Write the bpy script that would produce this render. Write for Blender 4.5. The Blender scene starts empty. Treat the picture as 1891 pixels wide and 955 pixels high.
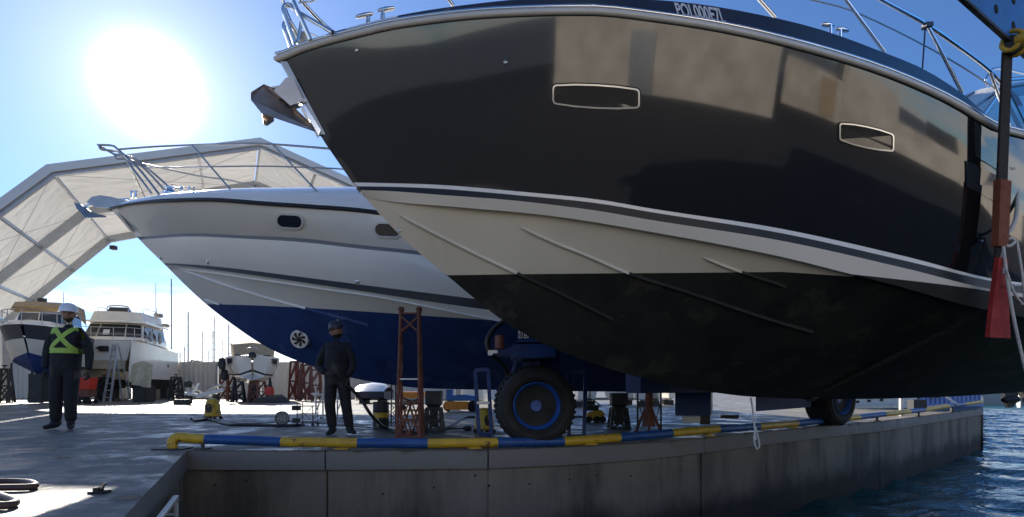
import bpy, bmesh, math, random
import numpy as np
from mathutils import Vector, Matrix
from mathutils.bvhtree import BVHTree
R = math.radians
random.seed(7); rng = np.random.default_rng(7)
S = bpy.context.scene
COL = S.collection

# ---------------------------------------------------------------- camera
F = 1000.0; HOR = 715.0; ZC = 0.65          # focal length and horizon in photo pixels, eye height
cam_d = bpy.data.cameras.new('camera'); cam = bpy.data.objects.new('camera', cam_d); COL.objects.link(cam)
cam.location = (0, 0, ZC); cam.rotation_euler = (R(90), 0, 0)
cam_d.sensor_fit = 'HORIZONTAL'; cam_d.sensor_width = 36
cam_d.lens = 36 * F / 1891; cam_d.shift_y = (HOR - 477.5) / 1891
cam_d.clip_start = 0.05; cam_d.clip_end = 4000
S.camera = cam
# ---------------------------------------------------------------- sky, sun, exposure
SUN_AZ = R(-33.8); SUN_EL = R(24.8)          # azimuth clockwise from +Y
SUN = Vector((math.sin(SUN_AZ)*math.cos(SUN_EL), math.cos(SUN_AZ)*math.cos(SUN_EL), math.sin(SUN_EL)))
W = bpy.data.worlds.new('World'); S.world = W; W.use_nodes = True
nt = W.node_tree; nt.nodes.clear()
def N(t, **k):
    n = nt.nodes.new(t)
    for a, v in k.items(): setattr(n, a, v)
    return n
def mth(op, a, b=None, c=None, clamp=False):
    n = N('ShaderNodeMath', operation=op, use_clamp=clamp)
    for i, v in enumerate((a, b, c)):
        if v is None: continue
        if isinstance(v, (int, float)): n.inputs[i].default_value = v
        else: nt.links.new(v, n.inputs[i])
    return n.outputs[0]
SKY = 0.085
sky = N('ShaderNodeTexSky', sky_type='NISHITA', sun_disc=False, sun_elevation=SUN_EL, sun_rotation=SUN_AZ)
sky.air_density = 1.0; sky.dust_density = 0.15; sky.ozone_density = 8; sky.altitude = 1500
tc = N('ShaderNodeTexCoord')
vd = N('ShaderNodeVectorMath', operation='DOT_PRODUCT'); nt.links.new(tc.outputs['Generated'], vd.inputs[0]); vd.inputs[1].default_value = SUN
ang = mth('ARCCOSINE', mth('MINIMUM', vd.outputs['Value'], 0.99999))
mr = N('ShaderNodeMapRange', interpolation_type='SMOOTHSTEP'); nt.links.new(ang, mr.inputs[0])
for i, v in ((1, .050), (2, .088), (3, 1), (4, 0)): mr.inputs[i].default_value = v
core = mth('MULTIPLY', mth('POWER', 2.718, mth('MULTIPLY', mth('POWER', ang, 2), -860.)), 4.)
halo = mth('ADD', mth('MULTIPLY', mth('POWER', 2.718, mth('MULTIPLY', ang, -3.2)), 0.13), mth('MULTIPLY', mth('POWER', 2.718, mth('MULTIPLY', ang, -13.)), 0.42))
glow = mth('ADD', core, halo)
sep = N('ShaderNodeSeparateXYZ'); nt.links.new(tc.outputs['Generated'], sep.inputs[0])
zz = mth('ADD', mth('MAXIMUM', sep.outputs[2], 0), .10)
cmb = N('ShaderNodeCombineXYZ')
nt.links.new(mth('DIVIDE', sep.outputs[0], zz), cmb.inputs[0]); nt.links.new(mth('DIVIDE', sep.outputs[1], zz), cmb.inputs[1])
ns = N('ShaderNodeTexNoise'); ns.inputs['Scale'].default_value = .55; ns.inputs['Detail'].default_value = 7; ns.inputs['Roughness'].default_value = .55
nt.links.new(cmb.outputs[0], ns.inputs['Vector'])
cr = N('ShaderNodeMapRange', interpolation_type='SMOOTHSTEP'); nt.links.new(ns.outputs[0], cr.inputs[0])
for i, v in ((1, .41), (2, .55), (3, 0), (4, 1)): cr.inputs[i].default_value = v
zb = N('ShaderNodeMapRange', interpolation_type='SMOOTHSTEP'); nt.links.new(sep.outputs[2], zb.inputs[0])
for i, v in ((1, .10), (2, .26), (3, 1), (4, 0)): zb.inputs[i].default_value = v
cl = mth('MULTIPLY', mth('MULTIPLY', cr.outputs[0], zb.outputs[0]), .85, clamp=True)
mixc = N('ShaderNodeMix', data_type='RGBA'); nt.links.new(cl, mixc.inputs['Factor'])
nt.links.new(sky.outputs[0], mixc.inputs['A']); mixc.inputs['B'].default_value = (.66/SKY, .65/SKY, .62/SKY, 1)
bg1 = N('ShaderNodeBackground'); nt.links.new(mixc.outputs['Result'], bg1.inputs[0]); bg1.inputs[1].default_value = SKY
bg2 = N('ShaderNodeBackground'); bg2.inputs[0].default_value = (1, .965, .90, 1); nt.links.new(glow, bg2.inputs[1])
add = N('ShaderNodeAddShader'); nt.links.new(bg1.outputs[0], add.inputs[0]); nt.links.new(bg2.outputs[0], add.inputs[1])
wo = N('ShaderNodeOutputWorld'); nt.links.new(add.outputs[0], wo.inputs[0])
sl = bpy.data.lights.new('sun', 'SUN'); sl.energy = 4.4; sl.angle = R(.5); sl.color = (1, .93, .82)
so = bpy.data.objects.new('sun', sl); COL.objects.link(so); so.rotation_euler = SUN.to_track_quat('Z', 'Y').to_euler(); so.location = (0, 0, 30)
vs = S.view_settings; vs.view_transform = 'Standard'; vs.look = 'None'; vs.exposure = 1.1; vs.gamma = 1; vs.use_curve_mapping = False
S.cycles.max_bounces = 8; S.cycles.caustics_reflective = False; S.cycles.caustics_refractive = False
S.cycles.sample_clamp_indirect = 6

# ---------------------------------------------------------------- helpers
def mat(name, col, rough=.5, metal=0, var=0.0, vscale=4.0, bump=0.0, bscale=20.0, coat=0, ior=1.5, col2=None, stretch=None, spec=None, chips=None):
    m = bpy.data.materials.new(name); m.use_nodes = True
    t = m.node_tree; b = t.nodes['Principled BSDF']
    b.inputs['Base Color'].default_value = (*col, 1); b.inputs['Roughness'].default_value = rough
    b.inputs['Metallic'].default_value = metal; b.inputs['IOR'].default_value = ior
    if coat: b.inputs['Coat Weight'].default_value = coat; b.inputs['Coat Roughness'].default_value = .03
    if spec is not None: b.inputs['Specular IOR Level'].default_value = spec
    if var or bump:
        g = t.nodes.new('ShaderNodeNewGeometry'); vec = g.outputs['Position']
        if stretch:
            mp = t.nodes.new('ShaderNodeMapping'); mp.inputs['Scale'].default_value = stretch
            t.links.new(vec, mp.inputs[0]); vec = mp.outputs[0]
    if var:
        n = t.nodes.new('ShaderNodeTexNoise'); n.inputs['Scale'].default_value = vscale; n.inputs['Detail'].default_value = 8; n.inputs['Roughness'].default_value = .6
        t.links.new(vec, n.inputs['Vector'])
        r = t.nodes.new('ShaderNodeValToRGB'); c2 = col2 or tuple(c*(1-var) for c in col)
        r.color_ramp.elements[0].position = .34; r.color_ramp.elements[1].position = .66
        r.color_ramp.elements[0].color = (*c2, 1); r.color_ramp.elements[1].color = (*col, 1)
        t.links.new(n.outputs[0], r.inputs[0]); t.links.new(r.outputs[0], b.inputs['Base Color'])
        rr = t.nodes.new('ShaderNodeMapRange'); rr.inputs[3].default_value = min(1, rough*1.25); rr.inputs[4].default_value = rough*.8
        t.links.new(n.outputs[0], rr.inputs[0]); t.links.new(rr.outputs[0], b.inputs['Roughness'])
    if chips:                                            # paint knocked off down to dull metal or rust
        src = b.inputs['Base Color'].links[0].from_socket if b.inputs['Base Color'].links else None
        n3 = t.nodes.new('ShaderNodeTexNoise'); n3.inputs['Scale'].default_value = chips[0]; n3.inputs['Detail'].default_value = 9; n3.inputs['Roughness'].default_value = .72
        t.links.new(vec, n3.inputs['Vector']); r3 = t.nodes.new('ShaderNodeMapRange'); r3.inputs[1].default_value = chips[1]; r3.inputs[2].default_value = chips[1]+.04; t.links.new(n3.outputs[0], r3.inputs[0])
        mx = t.nodes.new('ShaderNodeMix'); mx.data_type = 'RGBA'; t.links.new(r3.outputs[0], mx.inputs['Factor']); mx.inputs['A'].default_value = (*col, 1); mx.inputs['B'].default_value = (*chips[2], 1)
        if src: t.links.new(src, mx.inputs['A'])
        t.links.new(mx.outputs['Result'], b.inputs['Base Color'])
    if bump:
        n2 = t.nodes.new('ShaderNodeTexNoise'); n2.inputs['Scale'].default_value = bscale; n2.inputs['Detail'].default_value = 6
        t.links.new(vec, n2.inputs['Vector'])
        bp = t.nodes.new('ShaderNodeBump'); bp.inputs['Strength'].default_value = bump; bp.inputs['Distance'].default_value = .02
        t.links.new(n2.outputs[0], bp.inputs['Height']); t.links.new(bp.outputs[0], b.inputs['Normal'])
    return m
M = {}
M['white'] = mat('white_gelcoat', (.84, .80, .72), .22, var=.06, vscale=1.5, coat=.3)
M['white_old'] = mat('weathered_white_gelcoat', (.74, .71, .64), .35, var=.14, vscale=2.0)
M['cream'] = mat('cream_gelcoat', (.66, .61, .50), .25, var=.07, vscale=1.6, coat=.3)
M['navy'] = mat('dark_navy_gelcoat', (.013, .014, .017), .07, var=.2, vscale=1.2, coat=1, ior=1.62, bump=.006, bscale=1.4)
M['navy_matt'] = mat('navy_toe_rail_paint', (.018, .026, .05), .4, var=.2, vscale=5)
M['grey_line'] = mat('grey_line_paint', (.16, .15, .15), .4)
M['stripe_black'] = mat('black_stripe_paint', (.015, .017, .022), .35, var=.2, spec=.3)
M['anti_black'] = mat('black_antifoul', (.012, .013, .013), .6, spec=.25, var=.5, vscale=3, bump=.25, bscale=30, col2=(.022, .024, .021), chips=(1.7, .55, (.034, .035, .029)))
M['anti_blue'] = mat('blue_antifoul', (.018, .055, .21), .62, var=.35, vscale=2.2, bump=.15, bscale=30, chips=(1.4, .55, (.04, .075, .20)))
M['steel'] = mat('polished_steel', (.72, .72, .72), .16, 1)
M['steel_dull'] = mat('dull_steel', (.46, .46, .46), .38, 1, var=.2)
M['alu'] = mat('grey_aluminium', (.42, .44, .47), .45, .6, var=.1)
M['glass_dark'] = mat('dark_tinted_glass', (.008, .009, .011), .03, ior=1.6, coat=1)
M['glass_blue'] = mat('tinted_cabin_glass', (.03, .04, .05), .04, ior=1.6, coat=1)
M['black'] = mat('black_plastic', (.015, .015, .016), .5)
M['rubber'] = mat('tyre_rubber', (.017, .017, .018), .75, var=.35, vscale=6, bump=.2, bscale=40)
M['blue_paint'] = mat('blue_lift_paint', (.008, .042, .17), .42, spec=.3, var=.35, vscale=5, bump=.05, chips=(9, .66, (.07, .04, .03)))
M['blue_girder'] = mat('blue_girder_paint', (.03, .17, .50), .35, var=.25, vscale=3)
M['yellow'] = mat('yellow_paint', (.62, .40, .02), .45, var=.4, vscale=7, col2=(.42, .27, .03), chips=(9, .585, (.13, .065, .035)), bump=.1)
M['pipe_blue'] = mat('blue_pipe_paint', (.015, .085, .30), .45, var=.3, vscale=7, chips=(9, .59, (.11, .065, .05)), bump=.1)
M['rim_blue'] = mat('blue_rim_paint', (.02, .10, .40), .42, var=.35, vscale=8, chips=(14, .64, (.05, .04, .04)))
M['rust'] = mat('rusty_red_steel', (.23, .085, .055), .7, var=.5, vscale=9, bump=.2)
M['dark_steel'] = mat('dark_stand_steel', (.035, .037, .036), .6, var=.4, vscale=9)
M['orange'] = mat('orange_paint', (.66, .25, .03), .5, var=.15)
M['red'] = mat('red_plastic', (.62, .03, .015), .4, var=.15)
M['canvas'] = mat('tan_canvas', (.40, .31, .20), .85, var=.2, vscale=8, bump=.1)
M['cloth'] = mat('cream_cloth', (.55, .47, .32), .9, var=.25, vscale=6)
M['jacket'] = mat('navy_work_jacket', (.014, .016, .023), .85, var=.35, vscale=14, bump=.9, bscale=11)
M['trouser'] = mat('dark_work_trousers', (.013, .014, .02), .85, var=.35, vscale=14, bump=.9, bscale=9)
M['skin'] = mat('skin', (.30, .17, .11), .5, var=.1)
M['beard_shade'] = mat('dark_hair_face_shade', (.02, .015, .012), .8)  # hair and beard; also paints the shade on the second worker's lower face
M['glove'] = mat('dark_glove', (.05, .045, .042), .8, var=.3)
M['boot'] = mat('black_boot', (.014, .013, .013), .6, var=.2)
M['hiviz'] = mat('yellow_green_reflective_strap', (.42, .62, .10), .6, var=.15, vscale=20)
M['helmet'] = mat('white_helmet_plastic', (.75, .78, .82), .25)
M['rope'] = mat('white_rope', (.62, .62, .60), .85, var=.25, vscale=40)
M['hose_black'] = mat('black_hose', (.012, .012, .013), .5)
M['hose_brown'] = mat('brown_hose', (.085, .05, .038), .55, var=.2)
M['strap'] = mat('black_webbing', (.03, .026, .024), .85, var=.3, vscale=30)
M['strap_brown'] = mat('worn_brown_webbing', (.26, .075, .035), .8, var=.4, vscale=12)
M['red_pad'] = mat('red_sling_pad', (.36, .022, .018), .75, var=.3, vscale=10)
M['mast'] = mat('grey_mast', (.36, .36, .37), .5)
M['palm'] = mat('dark_palm_leaf', (.04, .05, .02), .8)
M['trunk'] = mat('palm_bark', (.12, .085, .05), .9)
M['sheet'] = mat('white_corrugated_sheet', (.62, .58, .51), .55, var=.18, vscale=1.5, stretch=(1, 1, .3))
M['red_sheet'] = mat('red_container_steel', (.34, .09, .07), .6, var=.25, vscale=2)
M['beige_wall'] = mat('beige_render', (.60, .54, .46), .85, var=.35, vscale=.9)
M['pale_panel'] = mat('pale_cladding', (.62, .66, .64), .5, var=.06, vscale=1.5)
M['window'] = mat('dark_window', (.03, .035, .045), .08)
M['sticker'] = mat('white_sticker', (.75, .72, .72), .5)
M['lettering'] = mat('pale_lettering', (.62, .63, .66), .5)
M['tent_trim'] = mat('white_tent_trim', (.74, .73, .70), .6, var=.1, vscale=.6)
M['cuddy_band'] = mat('dark_grey_gelcoat_band', (.055, .058, .068), .3, var=.15)
M['reflection_dark'] = mat('reflection_dark_sheet', (.045, .045, .047), .85, var=.35, vscale=2.5, bump=.2)  # for the added sheet that darkens the hull's reflections
M['anchor_steel'] = mat('reflection_tinted_steel', (.50, .42, .36), .34, .9, var=.35, vscale=9)  # brown-grey reflections tinted into the steel's own colour
M['moulding'] = mat('pale_rubbing_moulding', (.58, .56, .52), .25, coat=.4)
M['interior_red'] = mat('brownish_primer', (.30, .16, .12), .5)

class MB:
    """collects shapes in world or local coordinates and links them as ONE mesh object"""
    def __init__(s): s.v = []; s.f = []; s.mi = []
    def add(s, vs, fs, mi=0):
        o = len(s.v); s.v += [tuple(v) for v in vs]; s.f += [tuple(i+o for i in f) for f in fs]; s.mi += [mi]*len(fs); return s
    def box(s, c, d, rz=0, mi=0, mt=None):
        hx, hy, hz = d[0]/2, d[1]/2, d[2]/2
        vs = [Vector((x, y, z)) for x in (-hx, hx) for y in (-hy, hy) for z in (-hz, hz)]
        if mt is None: mt = Matrix.Rotation(rz, 3, 'Z')
        vs = [mt @ v + Vector(c) for v in vs]
        return s.add(vs, [(0,1,3,2),(4,6,7,5),(0,4,5,1),(2,3,7,6),(0,2,6,4),(1,5,7,3)], mi)
    def bar(s, a, b, w, h=None, mi=0, up=(0, 0, 1)):
        a, b = Vector(a), Vector(b); d = (b-a); L = d.length
        if L < 1e-6: return s
        d.normalize(); u = Vector(up)
        if abs(d.dot(u)) > .97: u = Vector((1, 0, 0))
        x = d.cross(u).normalized(); z = x.cross(d)
        return s.box((a+b)/2, (w, L, h or w), mt=Matrix((x, d, z)).transposed(), mi=mi)
    def tube(s, pts, r, seg=8, mi=0, closed=False):
        P = [Vector(p) for p in pts]; n = len(P)
        if n < 2: return s
        rad = r if isinstance(r, (list, tuple)) else [r]*n
        T = []
        for i in range(n):
            a = P[i-1] if (i or closed) else P[0]; b = P[(i+1) % n] if (i < n-1 or closed) else P[-1]
            T.append((b-a).normalized())
        u = Vector((0, 0, 1)) if abs(T[0].z) < .9 else Vector((1, 0, 0))
        X = T[0].cross(u).normalized(); vs = []
        for i in range(n):
            X = (X - T[i]*X.dot(T[i])).normalized(); Y = T[i].cross(X)
            for k in range(seg):
                t = 2*math.pi*k/seg; vs.append(P[i] + (X*math.cos(t) + Y*math.sin(t))*rad[i])
        fs = []
        for i in range(n if closed else n-1):
            j = (i+1) % n
            for k in range(seg): fs.append((i*seg+k, i*seg+(k+1) % seg, j*seg+(k+1) % seg, j*seg+k))
        if not closed: fs += [tuple(range(seg))[::-1], tuple((n-1)*seg+k for k in range(seg))]
        return s.add(vs, fs, mi)
    def lathe(s, c, axis, prof, seg=24, mi=0, cap=True):
        """prof: (radius, distance along axis)"""
        A = Vector(axis).normalized(); u = Vector((0, 0, 1)) if abs(A.z) < .9 else Vector((1, 0, 0))
        X = A.cross(u).normalized(); Y = A.cross(X); c = Vector(c); vs = []
        for r, d in prof:
            for k in range(seg):
                t = 2*math.pi*k/seg; vs.append(c + A*d + (X*math.cos(t)+Y*math.sin(t))*r)
        fs = [(i*seg+k, i*seg+(k+1) % seg, (i+1)*seg+(k+1) % seg, (i+1)*seg+k) for i in range(len(prof)-1) for k in range(seg)]
        if cap: fs += [tuple(range(seg)), tuple((len(prof)-1)*seg+k for k in range(seg))]
        return s.add(vs, fs, mi)
    def loft(s, rows, mi=0, closed=False, cap=False):
        n = len(rows[0]); vs = [p for r in rows for p in r]; fs = []
        for i in range(len(rows)-1):
            for k in range(n if closed else n-1):
                fs.append((i*n+k, i*n+(k+1) % n, (i+1)*n+(k+1) % n, (i+1)*n+k))
        if cap: fs += [tuple(range(n)), tuple((len(rows)-1)*n+k for k in range(n))]
        return s.add(vs, fs, mi)
    def prism(s, poly, off, mi=0):
        """closed polygon of 3D points pushed by off (a thick plate)"""
        o = Vector(off); n = len(poly); a = [Vector(p) for p in poly]
        return s.add(a + [p+o for p in a], [tuple(range(n))[::-1], tuple(range(n, 2*n))] + [(i, (i+1) % n, n+(i+1) % n, n+i) for i in range(n)], mi)
    def build(s, name, mats, parent=None, smooth=None, bevel=0, merge=0):
        if not isinstance(mats, (list, tuple)): mats = [mats]
        me = bpy.data.meshes.new(name); me.from_pydata([tuple(v) for v in s.v], [], s.f)
        for m in mats: me.materials.append(M[m] if isinstance(m, str) else m)
        me.polygons.foreach_set('material_index', s.mi)
        bm = bmesh.new(); bm.from_mesh(me)
        if merge: bmesh.ops.remove_doubles(bm, verts=bm.verts, dist=merge)
        bmesh.ops.recalc_face_normals(bm, faces=bm.faces)
        if bevel: bmesh.ops.bevel(bm, geom=[e for e in bm.edges if len(e.link_faces) == 2 and e.calc_face_angle(0) > .5], offset=bevel, segments=2, affect='EDGES', clamp_overlap=True)
        bm.to_mesh(me); bm.free()
        if smooth is not None:
            me.shade_smooth(); me.set_sharp_from_angle(angle=R(smooth))
        return link(name, me, parent)
def link(name, me, parent=None):
    o = bpy.data.objects.new(name, me); COL.objects.link(o)
    if parent is not None: adopt(o, parent)
    return o
def adopt(o, parent):
    o.parent = parent
    if parent.get('_world'): o.matrix_parent_inverse = Matrix.Translation(parent.location).inverted()
def tag(o, label=None, cat=None, group=None, kind=None):
    for k, v in (('label', label), ('category', cat), ('group', group), ('kind', kind)):
        if v: o[k] = v
    return o
def thing(name, label, cat, loc=(0, 0, 0), rz=0, group=None, world=False):
    """Empty at the thing's base. world=True: its parts are modelled in world coordinates"""
    o = bpy.data.objects.new(name, None); COL.objects.link(o); o.location = loc; o.rotation_euler = (0, 0, rz); o.empty_display_size = .2
    if world: o['_world'] = 1
    return tag(o, label, cat, group)
def dup(o, loc, rz=0, label=None, scale=None):
    def cp(x, par):
        c = x.copy(); COL.objects.link(c)
        if par is not None: c.parent = par
        for ch in [y for y in bpy.data.objects if y.parent is x]: cp(ch, c)
        return c
    c = cp(o, None); c.location = loc; c.rotation_euler = (0, 0, rz)
    if scale: c.scale = scale
    if label: c['label'] = label
    return c
def un(px, py, Y): return Vector(((px-945)/F*Y, Y, ZC + (HOR-py)/F*Y))
def gnd(px, py): return un(px, py, ZC*F/(py-HOR))
def spline(pts, n=8, closed=False):
    P = [Vector(p) for p in pts]; out = []; m = len(P)
    for i in range(m if closed else m-1):
        p0, p1, p2, p3 = (P[(i+k) % m] if closed else P[min(max(i+k, 0), m-1)] for k in (-1, 0, 1, 2))
        for t in np.linspace(0, 1, n, endpoint=False):
            out.append(.5*((2*p1) + (p2-p0)*t + (2*p0-5*p1+4*p2-p3)*t*t + (3*p1-p0-3*p2+p3)*t**3))
    if not closed: out.append(P[-1])
    return out
def text_mesh(body, size, font_off=.01):
    c = bpy.data.curves.new('t', 'FONT'); c.body = body; c.size = size; c.extrude = font_off/2; c.offset = size*.018; c.align_x = 'LEFT'
    o = bpy.data.objects.new('t', c); COL.objects.link(o)
    dg = bpy.context.evaluated_depsgraph_get(); me = bpy.data.meshes.new_from_object(o.evaluated_get(dg))
    bpy.data.objects.remove(o); bpy.data.curves.remove(c); return me
# ================================================================ SETTING
# quay edge in plan (slip side), from pixel measurements: (px, py of the top edge)
EDGE_PX = [(345, 832), (480, 832), (627, 832), (780, 831), (900, 830), (1050, 825), (1200, 817), (1320, 806), (1440, 794), (1535, 785), (1630, 777), (1720, 766), (1815, 754)]
EDGE = [gnd(a, b) for a, b in EDGE_PX]
EDGE = [Vector((p.x, p.y, 0)) for p in EDGE]
WATER_Z = -1.3
def conc(name, base, dark, rough, streak=False, wet=False):
    m = bpy.data.materials.new(name); m.use_nodes = True; t = m.node_tree; b = t.nodes['Principled BSDF']
    g = t.nodes.new('ShaderNodeNewGeometry')
    def noise(sc, det=8, rgh=.62, st=None, lo=.35, hi=.65):
        v = g.outputs['Position']
        if st:
            mp = t.nodes.new('ShaderNodeMapping'); mp.inputs['Scale'].default_value = st; t.links.new(v, mp.inputs[0]); v = mp.outputs[0]
        n = t.nodes.new('ShaderNodeTexNoise'); n.inputs['Scale'].default_value = sc; n.inputs['Detail'].default_value = det; n.inputs['Roughness'].default_value = rgh
        t.links.new(v, n.inputs['Vector'])
        r = t.nodes.new('ShaderNodeMapRange'); r.inputs[1].default_value = lo; r.inputs[2].default_value = hi; t.links.new(n.outputs[0], r.inputs[0])
        return r.outputs[0], n.outputs[0]
    def mix(f, a, c):
        x = t.nodes.new('ShaderNodeMix'); x.data_type = 'RGBA'; x.blend_type = 'MIX'
        for s_, v in (('Factor', f), ('A', a), ('B', c)):
            if isinstance(v, tuple): x.inputs[s_].default_value = (*v, 1)
            elif isinstance(v, float): x.inputs[s_].default_value = v
            else: t.links.new(v, x.inputs[s_])
        return x.outputs['Result']
    def mul(a, k):
        x = t.nodes.new('ShaderNodeMath'); x.operation = 'MULTIPLY'; t.links.new(a, x.inputs[0]); x.inputs[1].default_value = k; return x.outputs[0]
    big, _ = noise(.45); med, _ = noise(2.6, lo=.3, hi=.7); fine, fr = noise(38., lo=.25, hi=.75)
    c = mix(big, base, tuple(.72*x+.28*d for x, d in zip(base, dark)))
    c = mix(mul(med, .55), c, tuple(.5*x+.5*d for x, d in zip(base, dark)))
    c = mix(mul(fine, .22), c, dark)
    if streak:
        s1, _ = noise(1.0, st=(1.5, 1.5, .35), lo=.46, hi=.62); c = mix(mul(s1, .72), c, dark); s3, _ = noise(1.0, st=(4.5, 4.5, .5), lo=.55, hi=.7); c = mix(mul(s3, .5), c, dark)
        s2, _ = noise(1.0, st=(9., 9., .5), lo=.52, hi=.72); c = mix(mul(s2, .16), c, tuple(min(1, x*1.5) for x in base)); ru, _ = noise(1.2, st=(2.2, 2.2, .3), lo=.64, hi=.74); c = mix(mul(ru, .5), c, (.11, .065, .035))
        sp = t.nodes.new('ShaderNodeSeparateXYZ'); t.links.new(g.outputs['Position'], sp.inputs[0])
        wn, wr = noise(1.6, lo=.2, hi=.8)
        ad = t.nodes.new('ShaderNodeMath'); ad.operation = 'MULTIPLY_ADD'; t.links.new(wr, ad.inputs[0]); ad.inputs[1].default_value = .7; t.links.new(sp.outputs[2], ad.inputs[2])
        rr = t.nodes.new('ShaderNodeMapRange'); rr.interpolation_type = 'SMOOTHSTEP'
        for i, v in ((1, -.70), (2, -.28), (3, .88), (4, 0.)): rr.inputs[i].default_value = v
        t.links.new(ad.outputs[0], rr.inputs[0]); c = mix(rr.outputs[0], c, (.012, .013, .011))      # tidal weed and damp
    t.links.new(c, b.inputs['Base Color'])
    rr = t.nodes.new('ShaderNodeMapRange'); rr.inputs[3].default_value = rough[0]; rr.inputs[4].default_value = rough[1]; t.links.new(med, rr.inputs[0]); ro = rr.outputs[0]
    if wet:                                              # damp, scuffed and oil-dark patches worn into the slab
        wp, _ = noise(1.3, 10, .75, lo=.49, hi=.58); sc, _ = noise(1.0, 6, .7, st=(.9, 4.2, 1), lo=.55, hi=.68); sp_, _ = noise(7., 4, .6, lo=.60, hi=.68)
        c = mix(mul(wp, .45), c, (.055, .056, .058)); c = mix(mul(sc, .6), c, (.27, .255, .22)); c = mix(mul(sp_, .5), c, (.03, .03, .03)); t.links.new(c, b.inputs['Base Color'])
        mm = t.nodes.new('ShaderNodeMix'); mm.data_type = 'FLOAT'; t.links.new(wp, mm.inputs['Factor']); t.links.new(ro, mm.inputs['A']); mm.inputs['B'].default_value = .27; ro = mm.outputs['Result']
    t.links.new(ro, b.inputs['Roughness'])
    bp = t.nodes.new('ShaderNodeBump'); bp.inputs['Strength'].default_value = .35; bp.inputs['Distance'].default_value = .01; t.links.new(fr, bp.inputs['Height']); t.links.new(bp.outputs[0], b.inputs['Normal'])
    return m
M['yard'] = conc('yard_concrete', (.21, .187, .152), (.052, .047, .042), (.8, .5), wet=True)
M['quay'] = conc('stained_quay_concrete', (.27, .24, .19), (.035, .032, .027), (.85, .7), streak=True)
M['cap'] = conc('quay_cap_concrete', (.20, .19, .17), (.09, .09, .085), (.8, .6))
M['joint'] = mat('dark_joint', (.01, .01, .01), .9)

# yard: one sheet, far beyond the fence; top at z=0
LEFT = [EDGE[0], Vector((-2.2, 3.23, 0)), Vector((-1.95, 2.73, 0)), Vector((-1.1, .98, 0)), Vector((-.7, .15, 0))]
OPP = [Vector((-.7, .15, 0)), Vector((30, 17.87, 0))]
endp = EDGE[-1]
RIGHT = [endp, Vector((27.5, 31.6, 0)), Vector((40, 46.2, 0))]
def inset(poly, d):            # polyline in plan pushed sideways (to its left)
    out = []
    for i, p in enumerate(poly):
        a = poly[max(i-1, 0)]; b = poly[min(i+1, len(poly)-1)]; t = (b-a).normalized(); out.append(p + Vector((-t.y, t.x, 0))*d)
    return out
loop = list(EDGE) + RIGHT[1:] + [Vector((60, 400, 0)), Vector((-700, 900, 0)), Vector((-700, -300, 0)), Vector((400, -300, 0)), Vector((400, 228, 0)), OPP[1]] + LEFT[::-1][:-1]
bm = bmesh.new(); vs = [bm.verts.new(p) for p in loop]; es = [bm.edges.new((vs[i], vs[(i+1) % len(vs)])) for i in range(len(vs))]
bmesh.ops.triangle_fill(bm, use_beauty=True, edges=es)
bmesh.ops.recalc_face_normals(bm, faces=bm.faces)
if sum(f.normal.z*f.calc_area() for f in bm.faces) < 0: bmesh.ops.reverse_faces(bm, faces=bm.faces)
me = bpy.data.meshes.new('yard_ground'); bm.to_mesh(me); bm.free(); me.materials.append(M['yard'])
tag(link('yard_ground', me), 'grey stained concrete boatyard ground', kind='structure')

# slab joints cut in the yard, thin dark strips proud of the sheet by 4 mm
mb = MB()
for a, b in (((-9, 4.0), (-4.2, 6.4)), ((-14, 12.5), (9, 12.2)), ((-14, 9.2), (-1, 8.8)), ((-6.2, 2.0), (-10.5, 13)), ((.5, 8), (1.5, 20))):
    a = Vector((*a, .004)); b = Vector((*b, .004)); n = (b-a).normalized().cross(Vector((0, 0, 1)))*.008
    mb.add([a-n, a+n, b+n, b-n], [(0, 1, 2, 3)])
tag(mb.build('slab_joint', 'joint'), kind='structure')

# quay wall: body panels between joints, a cap beam proud of them
qw = bpy.data.objects.new('quay_wall', None); COL.objects.link(qw); tag(qw, 'dark stained concrete quay wall along the slip', kind='structure')
def at_px(px):                 # point on the quay edge seen at column px
    k = (px-945)/F
    for a, b in zip(EDGE, EDGE[1:]):
        if a.x/a.y-1e-9 <= k <= b.x/b.y+1e-9:
            d = b-a; t = (k*a.y-a.x)/(d.x-k*d.y); return a+d*min(max(t, 0), 1)
    return EDGE[0] if k < EDGE[0].x/EDGE[0].y else EDGE[-1]
def wall_piece(pts, z0, z1, th, out, name, m, bev=.012):
    """thick wall along plan polyline; outer face pushed 'out' to the water side"""
    o = inset(pts, -out); i = inset(pts, th)
    rows = []
    for a, b in zip(o, i): rows.append([(a.x, a.y, z0), (a.x, a.y, z1), (b.x, b.y, z1), (b.x, b.y, z0)])
    if name == 'cap_beam':                               # worn, chipped arris
        P = [pts[0]]
        for a, b in zip(pts, pts[1:]):
            n = max(1, int((b-a).length/.05)); P += [a.lerp(b, k/n) for k in range(1, n+1)]
        o = inset(P, -out); i = inset(P, th); rows = []; dirs = [(b-a).normalized() for a, b in zip(i, o)]
        chip = 0
        for a, b, d in zip(o, i, dirs):
            chip = max(0, chip*.5 + (random.uniform(.02, .06) if random.random() < .04 else 0)) ; e = random.uniform(0, .006)+chip
            rows.append([(a.x, a.y, z0), (a.x-d.x*e*.2, a.y-d.y*e*.2, z1-.014-e), (a.x-d.x*(.014+e), a.y-d.y*(.014+e), z1-.002*random.random()), (b.x, b.y, z1), (b.x, b.y, z0)])
        return MB().loft(rows, closed=True, cap=True).build(name, m, qw, smooth=50)
    mb = MB().loft(rows, closed=True, cap=True); ob = mb.build(name, m, qw, bevel=bev); return ob
seams = [345, 600, 901, 1300, 1630, 1815]
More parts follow.
